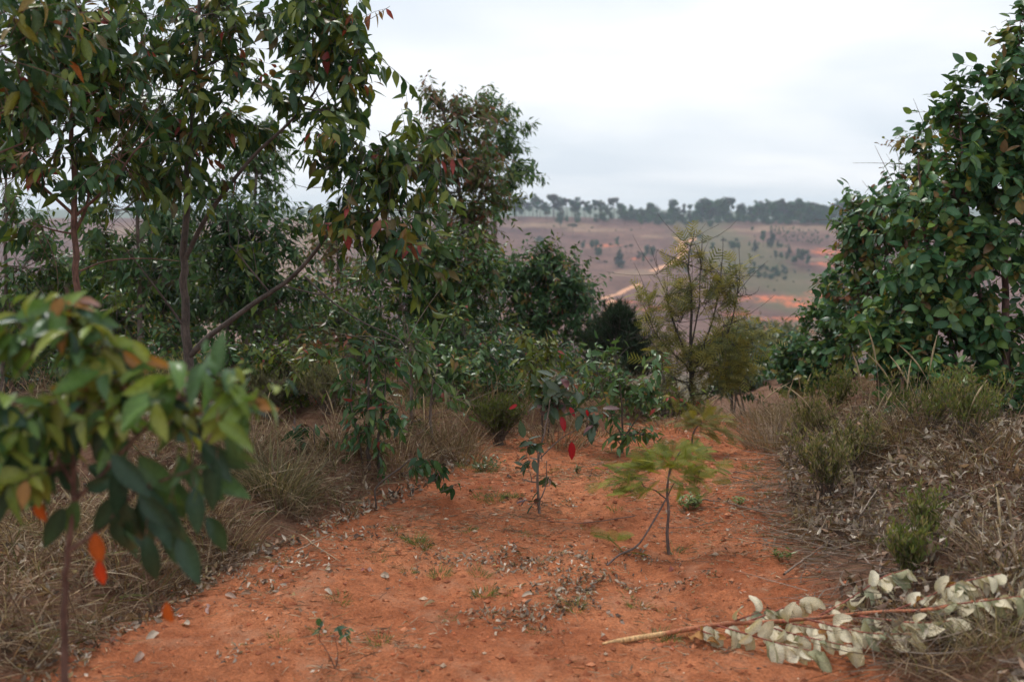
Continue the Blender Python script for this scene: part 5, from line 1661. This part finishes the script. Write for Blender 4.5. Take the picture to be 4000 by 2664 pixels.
GRS = [(0.115, 0.165, 0.045), (0.16, 0.20, 0.06), (0.085, 0.125, 0.04), (0.26, 0.22, 0.12)]
GSW = [4, 3, 3, 1]
TUS = [
    (2790, 1655, 150, .16, .18, 'short straw tuft on the brow beside the red mound', STRAW, 1),
    (2620, 1665, 160, .18, .2, 'short straw tuft at the brow behind the small feathery sapling', STRAW, 1),
    (3420, 1770, 260, .30, .25, 'straw clump behind the long bare stick', STRAW, 3),
    (3060, 1630, 260, .28, .25, 'dim straw clump under the low dark tree', STRAW, 1),
    (3900, 1760, 240, .30, .25, 'straw clump at the picture edge beneath the big tree', STRAW, 2),
    (3520, 1690, 240, .34, .25, 'straw clump between the dark heath shrubs', STRAW, 3),
    (3280, 1750, 240, .28, .22, 'straw clump between the two olive heath shrubs', STRAW, 2),
    (3720, 1790, 160, .22, .2, 'short straw clump on the crest of the leaf heap', STRAW, 1),
    (480, 2180, 240, .24, .22, 'straw tussock under the hanging dark leaves of the blurred sapling', STRAW, 1),
    (850, 2070, 220, .22, .2, 'low straw tussock on the bank beside the blurred leaves', STRAW, 0),
    (1080, 1920, 600, .34, .16, 'big spiky olive and straw tussock at the lip of the bank', [(0.20, .17, .09), (.12, .115, .05), (.30, .235, .15), (.10, .085, .05)], 0),
    (950, 1790, 300, .34, .2, 'pale straw tussock behind the big spiky tussock', STRAW, 2),
    (1330, 1760, 260, .36, .2, 'tall pale grass clump behind the drooping dark sapling', STRAW, 3),
    (1560, 1800, 240, .30, .2, 'straw clump at the foot of the rusty-topped sapling', STRAW, 2),
    (1800, 1790, 240, .24, .2, 'short straw clump where bank meets path beside the round bush', STRAW, 2),
    (1750, 1740, 240, .28, .2, 'upright straw clump with seed heads by the grey stem', STRAW, 4),
    (2180, 1730, 220, .24, .2, 'straw clump behind the purplish sapling', STRAW, 1),
    (2320, 1700, 220, .22, .2, 'straw clump beyond the leafy path sapling', STRAW, 1),
    (3020, 1740, 420, .34, .2, 'drooping pinkish straw tussock at the far corner of the path', [(.36, .27, .2), (.30, .22, .16), (.24, .17, .12)], 0),
    (2960, 1660, 260, .30, .22, 'dim straw tussock at the brow behind the red mound', [(.30, .23, .17), (.24, .18, .13)], 1),
    (3130, 1690, 300, .30, .2, 'olive and straw tussock beside the heath shrubs', STRAW, 2),
    (720, 1990, 260, .26, .2, 'straw tussock half hidden behind the blurred leaves', STRAW, 0),
    (180, 2080, 280, .26, .25, 'flattened straw tussock near the blurred stem', STRAW, 0),
    (3900, 2500, 300, .24, .18, 'blurred greenish straw tussock in the near corner by the fallen branch', [(.30, .24, .16), (.20, .19, .09), (.36, .29, .2)], 0),
    (3700, 2560, 200, .20, .16, 'blurred low straw tussock next to the fallen branch leaves', STRAW, 0),
    (3980, 2250, 300, .30, .2, 'pale straw tussock at the edge above the fallen branch', STRAW, 3),
    (3850, 1560, 200, .40, .25, 'tall grass clump with seed heads under the big round-leaved tree', STRAW, 5),
    (3600, 1660, 240, .36, .25, 'tall straw and green clump behind the leaf heap', STRAW, 4),
]
for (px, py, n, h, rad, lab, pal, sd_) in TUS:
    tussock('grass_tussock', lab, 'tussocks on the banks', ground_px(px, py), n, h, rad, pal, [1] * len(pal) if len(pal) != 5 else STW, .5, .0045, 'dry', .35, 'grass tussock', sd_)

TUF = [(1615, 2115, 60, .06), (1640, 2130, 50, .05), (1540, 2070, 26, .04), (1830, 2075, 30, .035), (1715, 2250, 44, .06), (1870, 2245, 36, .04), (1600, 2235, 24, .035), (1330, 2345, 40, .045), (1895, 2325, 50, .06), (2250, 2378, 34, .05), (2488, 2368, 26, .05), (1820, 1825, 60, .06), (1900, 1845, 60, .05),
       (1940, 1950, 60, .045), (1990, 1945, 50, .04), (1880, 1945, 50, .04), (2020, 1940, 40, .035), (1900, 1910, 30, .03), (2400, 1985, 30, .035), (2700, 1850, 40, .05), (2760, 1860, 36, .04), (2930, 1830, 40, .05), (2960, 1870, 36, .045), (2860, 1730, 40, .045), (2400, 1770, 36, .05),
       (2360, 1800, 34, .04), (2640, 2160, 20, .05), (2570, 2500, 36, .05), (1490, 2505, 40, .05), (1090, 2500, 24, .04), (1250, 2470, 24, .04), (2620, 2505, 24, .06), (1960, 2320, 20, .03), (2160, 1840, 24, .04), (2830, 1810, 30, .04), (1750, 2420, 20, .03), (1480, 2190, 18, .03), (2730, 1940, 20, .04),
       (2050, 2090, 18, .03), (2290, 2060, 16, .03), (2560, 1760, 26, .05), (2980, 1930, 20, .035), (2330, 1870, 20, .035), (2450, 2330, 18, .03), (2600, 2395, 16, .035), (2080, 2470, 18, .03)]
for (px, py, n, h) in TUF:
    tussock('grass_tuft', 'small green grass tuft growing from the bare red path', 'grass tufts on the path', ground_px(px, py), n * 2, h * rng.uniform(1.0, 1.5), .022 + n * .0006, GRS, GSW, .7, .0028)


def herb(label, px, py, n, h, rad, lw, pal, name='leafy_herb'):
    p = on_ground(ground_px(px, py))
    root = empty(name, p, label, 'herb')
    sm = MB()
    lv = Leaves()
    for k in range(n):
        a = rng.uniform(0, 6.28)
        q = rad * math.sqrt(rng.random())
        b0 = p + np.array([q * math.cos(a) * .4, q * math.sin(a) * .4, -.004])
        e = p + np.array([q * math.cos(a), q * math.sin(a), h * rng.uniform(.6, 1.1)])
        tube(sm, bez(b0, (b0 + e) / 2 + rvec(.006), e, 4), np.linspace(.0014, .0008, 4), 3, (.12, .12, .05), False)
        for j in range(6):
            t = .35 + .65 * j / 5
            u = rng.uniform(0, 6.28)
            lv.add(b0 + (e - b0) * t, unit(np.array([math.cos(u), math.sin(u), .6])), unit(np.array([0, 0, 1.]) + rvec(.3)), lw * rng.uniform(.7, 1.2), lw * .4, int(rng.integers(0, len(pal))))
    sm.build('stems', 'bark', root, p, kind='stuff')
    lv.build(root, p, pal, 'FLATL', 0, 'leaf')
    return root


HB = [(0.20, 0.26, 0.085), (0.16, 0.22, 0.07), (0.24, 0.28, 0.12)]
herb('bright pale green leafy herb beside the feathery sapling stem', 2690, 1990, 26, .085, .075, .035, HB)
herb('small bright green herb alone on the path past the leafy herb', 2885, 1975, 9, .045, .035, .028, HB)
herb('low grey-green herb patch where the bank meets the path', 1890, 1838, 26, .07, .13, .030, [(.13, .16, .08), (.10, .13, .06)])
herb('small olive herb behind the purplish sapling', 2252, 1850, 8, .045, .03, .025, [(.12, .13, .05), (.15, .15, .06)])
herb('little green herb at the foot of the leaf heap', 3060, 2190, 9, .05, .05, .03, [(.10, .15, .04), (.14, .18, .05)])

# seedling at the bottom of the frame
p0 = ground_px(1310, 2610)
plant('eucalypt_seedling', 'tiny eucalypt seedling with glossy green leaves alone at the near end of path', 'seedling',
      [([p0, p0 + np.array([.01, 0, .05]), p0 + np.array([.0, 0, .12])], .0025, .001), ([p0, p0 + np.array([-.03, .01, .06]), p0 + np.array([-.06, .02, .10])], .002, .001)],
      [(p0 + np.array([.0, 0, .11]), (.03, .03, .02), 7), (p0 + np.array([-.06, .02, .09]), (.03, .03, .02), 5), (p0 + np.array([.05, 0, .07]), (.03, .03, .02), 6)],
      [(.06, .12, .06), (.09, .15, .06), (.05, .10, .06)], [1, 1, 1], .042, .020, 'OVATE', None, 40, .35, BK_RED, twigL=.04, per_twig=3, twig_r=.0008)


# --- heath shrubs on the far bank
def heath(label, px, py, n, h, rad, pal, lw=.02):
    p = on_ground(ground_px(px, py))
    root = empty('heath_shrub', p, label, 'shrub', 'heath shrubs on the bank')
    st = MB()
    fol = MB()
    for k in range(n):
        a = rng.uniform(0, 6.28)
        q = rad * rng.uniform(.15, 1)
        e = p + np.array([q * math.cos(a), q * math.sin(a), h * rng.uniform(.55, 1.1)])
        pp = bez(p + rvec(.02) * np.array([1, 1, 0]), p + np.array([q * math.cos(a) * .35, q * math.sin(a) * .35, h * .5]), e, 8)
        tube(st, pp, np.linspace(.0028, .0010, 8), 3, (.12, .09, .07), False)
        tw = [pp]
        for j in range(4):
            s = pp[rng.integers(3, 7)]
            t2 = bez(s, s + np.array([0, 0, .05]) + rvec(.02), s + np.array([rng.normal(0, .06), rng.normal(0, .06), rng.uniform(.06, .16)]), 5)
            tube(st, t2, np.linspace(.0014, .0007, 5), 3, (.12, .09, .07), False)
            tw.append(t2)
        for t2 in tw:
            m = 16
            f = rng.uniform(.35 if len(t2) == 8 else .1, 1, m) * (len(t2) - 1)
            i = np.minimum(f.astype(int), len(t2) - 2)
            pos = t2[i] + (t2[i + 1] - t2[i]) * (f - i)[:, None]
            ax = unit(rng.normal(0, .4, (m, 3)) + np.array([0, 0, 1.0]))
            add_leaves(fol, FLATL, pos, ax, rng.normal(0, 1, (m, 3)), rng.uniform(.6, 1.4, m) * lw * 1.35, rng.uniform(.6, 1.2, m) * lw * .42, tints(pal, [1] * len(pal), m))
    st.build('stems', 'bark', root, p, kind='stuff')
    fol.build('foliage', 'grass', root, p, kind='stuff')


HE = [(.14, .15, .045), (.11, .12, .04), (.20, .18, .06), (.08, .09, .03), (.28, .22, .13), (.22, .17, .11)]
HD = [(.09, .12, .03), (.12, .15, .035), (.17, .17, .05), (.22, .18, .09)]
for (px, py, n, h, rad, lab, pal, lw) in (
        (3230, 1970, 34, .34, .24, 'olive heath shrub standing nearest to the path at end of the leaf heap', HE, .022), (3330, 1860, 22, .30, .24, 'olive heath shrub right behind the one nearest the path', HE, .022),
        (3150, 1760, 20, .30, .24, 'yellowish heath shrub beside the drooping straw tussock', HE, .022), 
        (3260, 1640, 20, .32, .3, 'heath shrub under the bronze-leaved tree', HD, .024),
        (3620, 1720, 20, .34, .3, 'dark heath shrub behind the crest of the leaf heap', HD, .022), (3780, 1740, 22, .32, .3, 'dark green heath shrub beneath the big round-leaved tree', HD, .022),
        (3540, 2290, 14, .20, .10, 'small dark sprig of heath above the fallen branch', HD, .024),
        (3600, 2160, 12, .20, .09, 'small heath sprig with a yellow flower on the leaf litter', HD, .022), (1950, 1740, 60, .30, .28, 'compact olive-green rounded bush at the foot of the thicket', [(.085, .105, .025), (.06, .08, .022), (.11, .12, .03)], .02),
        (700, 1640, 40, .36, .3, 'olive heath shrub behind the blurred sapling', HE, .022), (1060, 1640, 34, .32, .3, 'grey-olive heath shrub among straw at the thicket edge', [(.16, .16, .09), (.12, .12, .06)], .02),
        (1280, 1620, 30, .32, .3, 'pale olive heath shrub below the brownish regrowth', [(.17, .16, .08), (.12, .12, .06)], .02)):
    heath(lab, px, py, n, h, rad, pal, lw)

# --- sticks lying on the litter
STK = (0.20, 0.155, 0.125)


def stick(pts, r, label, group=None, col=STK, twigs=0):
    mb = MB()
    p = np.array(pts)
    n = 14
    path = smooth_path(p, n) + rng.normal(0, r * .35, (n, 3))
    tube(mb, path, np.linspace(r, r * .45, n), 6, col)
    for k in range(twigs):
        i = rng.integers(4, 12)
        e = path[i] + unit(path[-1] - path[0] + rvec(.35)) * rng.uniform(.06, .18) + np.array([0, 0, rng.uniform(-.02, .05)])
        tube(mb, bez(path[i], (path[i] + e) / 2 + rvec(.01), e, 5), np.linspace(r * .5, r * .2, 5), 4, col, False)
    o = mb.build('stick', 'bark', None, p[0])
    return tag(o, label, 'stick', group)


def lay(px0, py0, px1, py1, up0=.02, up1=.02, mid=.0):
    a, b = ground_px(px0, py0), ground_px(px1, py1)
    m = on_ground((a + b) / 2 + rvec(.02), .02 + mid)
    return [on_ground(a, up0), m, on_ground(b, up1)]


stick(L([(3175, 1745), (3260, 1728), (3330, 1728), (3400, 1740), (3480, 1770)], 7.3), .007, 'long arched dead stick resting across the heath shrub', col=(.22, .16, .12), twigs=2)
stick(L([(3400, 1722), (3450, 1727), (3560, 1731), (3620, 1740), (3690, 1775)], 7.0), .009, 'thick straight dead stick on top of the leaf heap', col=(.23, .18, .15), twigs=1)
stick(L([(3875, 1668), (3840, 1720), (3800, 1765)], 6.9), .009, 'dark stick poking up from the leaf heap under the big tree', col=(.08, .06, .05))
stick(lay(3070, 1895, 3330, 1870, .05, .12, .05), .005, 'thin dark stick lying level by the heath shrub', col=(.12, .09, .07))
stick(lay(2700, 1965, 2810, 1975), .006, 'short dark stick beside the pale leafy herb', col=(.11, .08, .06))
stick(lay(2850, 1980, 3110, 2010), .005, 'thin dry stick reaching from the bank on to the path', col=(.22, .16, .12), twigs=2)
stick(lay(2890, 1990, 3090, 2050), .004, 'second thin dry stick reaching on to the path, just below the first', col=(.18, .13, .1), twigs=1)
stick(lay(3060, 2260, 3330, 2080, .02, .05), .006, 'stout grey-brown stick slanting up the litter bank', col=(.24, .18, .14))
stick(lay(3240, 2150, 3420, 1990, .03, .10, .03), .006, 'pale curved stick slanting over the litter', col=(.30, .25, .2))
stick(lay(2860, 1875, 2960, 1905), .004, 'small dark twig on the far part of the path', col=(.12, .08, .06))
stick(lay(3380, 1960, 3530, 2060, .12, .02, .02), .005, 'dark stick sloping down from the heap towards the small sprig', col=(.09, .065, .055))
stick(lay(2480, 2030, 2100, 2045), .003, 'thin twig lying flat between the two path saplings', col=(.16, .11, .09))
stick(lay(2570, 2075, 2800, 2045), .003, 'thin twig lying flat behind the feathery sapling stem', col=(.18, .13, .1))
stick(lay(1150, 2170, 1290, 2110, .02, .03), .004, 'pale stick at the foot of the near bank', col=(.3, .22, .16))
stick(lay(1180, 2120, 1330, 2200, .04, .01), .004, 'straw-coloured stick at the bank foot running down to the path', col=(.3, .22, .14))
for k in range(70):
    px, py = rng.uniform(3080, 3980), rng.uniform(1820, 2250)
    a = rng.normal(0, .5)
    ln = rng.uniform(70, 210)
    stick(lay(px, py, px + ln * math.cos(a), py - ln * .55 * math.sin(a), rng.uniform(.02, .07), rng.uniform(.02, .09), .02), rng.uniform(.0022, .0048), 'thin dead stick lying among the grey leaf litter heap', 'sticks in the leaf heap',
          tuple(np.array((.20, .155, .125)) * rng.uniform(.5, 1.4)), int(rng.integers(0, 3)))
for k in range(24):
    px, py = rng.uniform(700, 1700), rng.uniform(1880, 2300)
    g = ground_px(px, py)
    if path_mask(g[0], g[1]) > .4:
        continue
    a = rng.normal(0, .6)
    ln = rng.uniform(60, 150)
    stick(lay(px, py, px + ln * math.cos(a), py - ln * .5 * math.sin(a), .03, .03, .015), rng.uniform(.002, .0035), 'thin dry stick lying in the straw of the near bank', 'sticks in the straw bank', tuple(np.array((.22, .16, .12)) * rng.uniform(.6, 1.3)), 1)


# --- stones
def stone(px, py, w, label):
    p = on_ground(ground_px(px, py), w * .12)
    import bmesh
    bm = bmesh.new()
    bmesh.ops.create_icosphere(bm, subdivisions=2, radius=1)
    me = bpy.data.meshes.new('stone')
    for v in bm.verts:
        c = np.array(v.co)
        k = .78 + .3 * float(vnoise(c[0] * 1.4 + px, c[1] * 1.4 + c[2], 3)) + .1 * float(vnoise(c[0] * 4, c[2] * 4 + py, 5))
        v.co = Vector((np.clip(c, -.72, .72) * k * np.array([w, w * .8, w * .62])).tolist())
    bm.to_mesh(me)
    bm.free()
    me.materials.append(MAT['stone'])
    o = bpy.data.objects.new('stone', me)
    o.location = p
    COL.objects.link(o)
    tag(o, label, 'stone', 'stones on the path')


for (px, py, w, lab) in ((2300, 2045, .034, 'orange-red angular stone on the path between the two saplings'), (1850, 2130, .012, 'small pale red stone on the middle of the path'), (2940, 2000, .020, 'flat red stone by the thin dry sticks'), (3095, 2030, .020, 'red stone half under the litter edge'),
                         (2910, 2125, .014, 'small red pebble at the path edge below the sticks'), (3290, 2035, .022, 'pale orange stone inside the leaf litter'), (2230, 2155, .010, 'tiny red stone behind the litter patch'), (2650, 2015, .010, 'tiny pale pebble behind the feathery sapling')):
    stone(px, py, w, lab)

# --- single fallen leaves that stand out
FL = [(0.40, 0.28, 0.22), (0.34, 0.13, 0.11), (0.46, 0.38, 0.30), (0.24, 0.15, 0.10), (0.50, 0.33, 0.30), (0.10, 0.06, 0.045)]
for (px, py, ln, ci) in ((1085, 2222, .06, 4), (1050, 2205, .055, 0), (1030, 2190, .06, 2), (1110, 2190, .05, 4), (1010, 2245, .06, 2), (1380, 2110, .07, 5), (1410, 2240, .06, 1), (1450, 2228, .05, 4), (1520, 2265, .07, 2), (1290, 2235, .05, 2), (1095, 2260, .05, 1), (1270, 2310, .05, 2), (2990, 1665, .05, 0),
                         (2960, 1815, .06, 2), (1650, 2150, .05, 3), (1845, 1925, .06, 5), (1570, 1960, .05, 0), (1970, 1955, .05, 5), (3250, 2160, .06, 0), (3420, 2020, .07, 2), (3620, 2040, .08, 2), (3850, 2120, .08, 2), (3760, 2000, .07, 2), (880, 2330, .06, 0), (820, 2380, .07, 4), (700, 2420, .06, 4), (620, 2480, .07, 2), (440, 2500, .06, 1),
                         (560, 2560, .06, 0), (740, 2450, .06, 2), (980, 2330, .05, 3), (1700, 2360, .06, 2), (1350, 2290, .04, 1), (2080, 2330, .05, 2), (2150, 2480, .04, 3), (1180, 2400, .05, 3), (2350, 2480, .05, 2), (2460, 2110, .05, 3), (2620, 2220, .06, 1), (2210, 2310, .05, 2), (1980, 1870, .05, 5), (3300, 1830, .07, 2), (3360, 1815, .08, 2), (3480, 1840, .08, 2),
                         (3560, 1800, .08, 2), (3680, 1830, .08, 2), (3790, 1800, .08, 2), (3900, 1830, .08, 2), (3440, 1900, .07, 2), (3640, 1900, .08, 0), (3120, 1770, .07, 2), (3090, 1830, .06, 2)):
    p = on_ground(ground_px(px, py), .012)
    a = rng.uniform(0, 6.28)
    ax = np.array([math.cos(a), math.sin(a), rng.uniform(-.1, .35)])
    tn = list(BROAD)[int(rng.integers(0, 4))]
    me = leaf_mesh(TPL[tn], tn, ci, FL[ci], 'dry', 'fallen_leaf')
    o = bpy.data.objects.new('fallen_leaf', me)
    COL.objects.link(o)
    x, y, z = frames(ax[None], np.array([[rng.normal(0, .4), rng.normal(0, .4) - .3, 1]]))
    M = np.eye(4)
    M[:3, 0] = x[0] * ln * .5; M[:3, 1] = y[0] * ln; M[:3, 2] = z[0] * ln; M[:3, 3] = p
    o.matrix_basis = Matrix(M.tolist())
    side = 'heap' if px > 3080 else ('near' if px < 1150 else 'path')
    tag(o, {'heap': 'pale curled dead leaf standing out on the grey leaf heap', 'near': 'pinkish dead leaf lying at the foot of the near bank', 'path': 'curled dead leaf lying alone on the bare red path'}[side], 'leaf',
        {'heap': 'curled leaves on the heap', 'near': 'dead leaves at the near bank', 'path': 'lone dead leaves on the path'}[side])

# --- the cut branch with bleached leaves
CRM = [(0.64, 0.56, 0.40), (0.53, 0.46, 0.32), (0.34, 0.33, 0.20), (0.27, 0.28, 0.18), (0.66, 0.60, 0.45), (0.40, 0.20, 0.07), (0.42, 0.12, 0.12)]
bb = ground_px(2352, 2514)
root = empty('fallen_branch', bb, 'cut branch with bleached cream leaves lying across the corner of the path', 'branch')


def lie(pts, ups):
    """photo points of a twig held a little above the ground: the ground point below lies lower in the photo"""
    return [ground_px(a, b + u * 1000) + np.array([0, 0, u]) for (a, b), u in zip(pts, ups)]


main = lie([(2353, 2513), (2470, 2494), (2595, 2473), (2720, 2450), (2851, 2434), (3020, 2426), (3191, 2410), (3446, 2388), (3616, 2384), (3800, 2350), (4050, 2330)], (.006, .012, .025, .035, .045, .055, .065, .08, .09, .09, .09))
mb = MB()
mp = smooth_path(main, 44)
mr = np.linspace(.0115, .005, 44) * (1 + .12 * (vnoise(np.arange(44) * .9, np.zeros(44), 5) - .5))
mr[:5] *= np.array([.25, .55, .8, .95, 1])
tube(mb, mp, mr, 8, np.where((np.arange(44) < 9)[:, None], (0.62, 0.40, 0.19), (0.40, 0.15, 0.075)).repeat(8, 0).tolist() + [(0.3, .12, .07)])
mb.build('stem', 'bark', root, bb)
SIDE = [([(2900, 2432), (3000, 2395), (3100, 2352), (3170, 2336)], (.04, .06, .08, .09)), ([(3180, 2412), (3290, 2350), (3380, 2290), (3450, 2243), (3540, 2216)], (.06, .09, .12, .14, .15)),
        ([(3480, 2388), (3620, 2330), (3720, 2283), (3900, 2243)], (.08, .11, .14, .16)), ([(2800, 2440), (2900, 2470), (3050, 2515), (3200, 2550)], (.045, .055, .06, .06)),
        ([(2950, 2430), (3080, 2470), (3200, 2500), (3330, 2530)], (.05, .065, .07, .07)), ([(3150, 2415), (3280, 2450), (3400, 2475), (3560, 2480)], (.06, .07, .08, .08)),
        ([(3330, 2400), (3480, 2425), (3600, 2435), (3740, 2425)], (.07, .08, .08, .08)), ([(2720, 2452), (2760, 2470), (2830, 2490)], (.03, .035, .03)), ([(3050, 2422), (3120, 2440), (3250, 2465)], (.055, .07, .075)),
        ([(3560, 2388), (3700, 2365), (3850, 2350), (4000, 2330)], (.09, .11, .12, .12)), ([(2840, 2434), (2930, 2400), (3010, 2375)], (.045, .06, .07))]
lv = Leaves()
for pts, ups in SIDE:
    pp = smooth_path(lie(pts, ups), 20)
    mb = MB()
    tube(mb, pp, np.linspace(.0042, .0016, 20), 5, (0.28, 0.085, 0.06))
    twig = mb.build('twig', 'bark', root, bb)
    ln = np.linalg.norm(np.diff(pp, axis=0), axis=1).sum()
    m = max(3, int(ln / .023))
    for k in range(m):
        t = .12 + .88 * (k + rng.random() * .6) / m
        f = min(18.99, t * 19)
        i = int(f)
        pos = pp[i] + (pp[i + 1] - pp[i]) * (f - i)
        dv = unit(pp[i + 1] - pp[i])
        s = rng.uniform(.060, .108)
        up = rng.random() < .12
        if up:
            ax = np.array([rng.normal(.2, .5), rng.normal(-.2, .4), rng.uniform(.3, 1.0)])
        else:
            ax = dv * .35 + np.array([rng.normal(.1, .45), -rng.uniform(.1, .9), -rng.uniform(.1, .9)])
        far_ = pos[0] > 1.9
        w7 = np.array([5, 5, 1.6, 1.1, 4, .7 if not far_ else .2, .02])
        ci = int(rng.choice(7, p=w7 / w7.sum()))
        floor = float(terr(pos[0], pos[1])) + (.012 if up else .35 * s * max(0.0, -unit(ax)[2]) + .012)
        lv.add(np.array([pos[0], pos[1], max(pos[2], floor)]), unit(ax), unit(np.array([rng.normal(0, .35), -1, .85]) + rvec(.28)), s, s * rng.uniform(.56, .74), ci, twig)
for (px, py) in ((2725, 2495), (2760, 2520), (2790, 2508), (2690, 2505)):
    lv.add(ground_px(px, py) + np.array([0, 0, .02]), unit(np.array([rng.normal(0, 1), -.5, .3])), np.array([0, -.6, 1.]), .06, .035, 5)
lv.build(root, bb, CRM, 'BROAD', 290, 'dry')

# ================================================================== the air
def haze_box():
    x0, x1, y0, y1, z0, z1 = -2200, 2200, -70, 2450, -47, 36
    v = [(x, y, z) for z in (z0, z1) for y in (y0, y1) for x in (x0, x1)]
    f = [(0, 2, 3, 1), (4, 5, 7, 6), (0, 1, 5, 4), (2, 6, 7, 3), (0, 4, 6, 2), (1, 3, 7, 5)]
    me = bpy.data.meshes.new('haze')
    me.from_pydata(v, [], f)
    m, n, l, out = nodes_of('thin blue haze')
    pv = n.new('ShaderNodeVolumePrincipled')
    pv.inputs['Color'].default_value = (0.72, 0.86, 1.0, 1)
    pv.inputs['Density'].default_value = 0.00031
    pv.inputs['Anisotropy'].default_value = 0.1
    l.new(pv.outputs[0], out.inputs['Volume'])
    me.materials.append(m)
    o = bpy.data.objects.new('haze', me)
    COL.objects.link(o)
    o['kind'] = 'stuff'


haze_box()
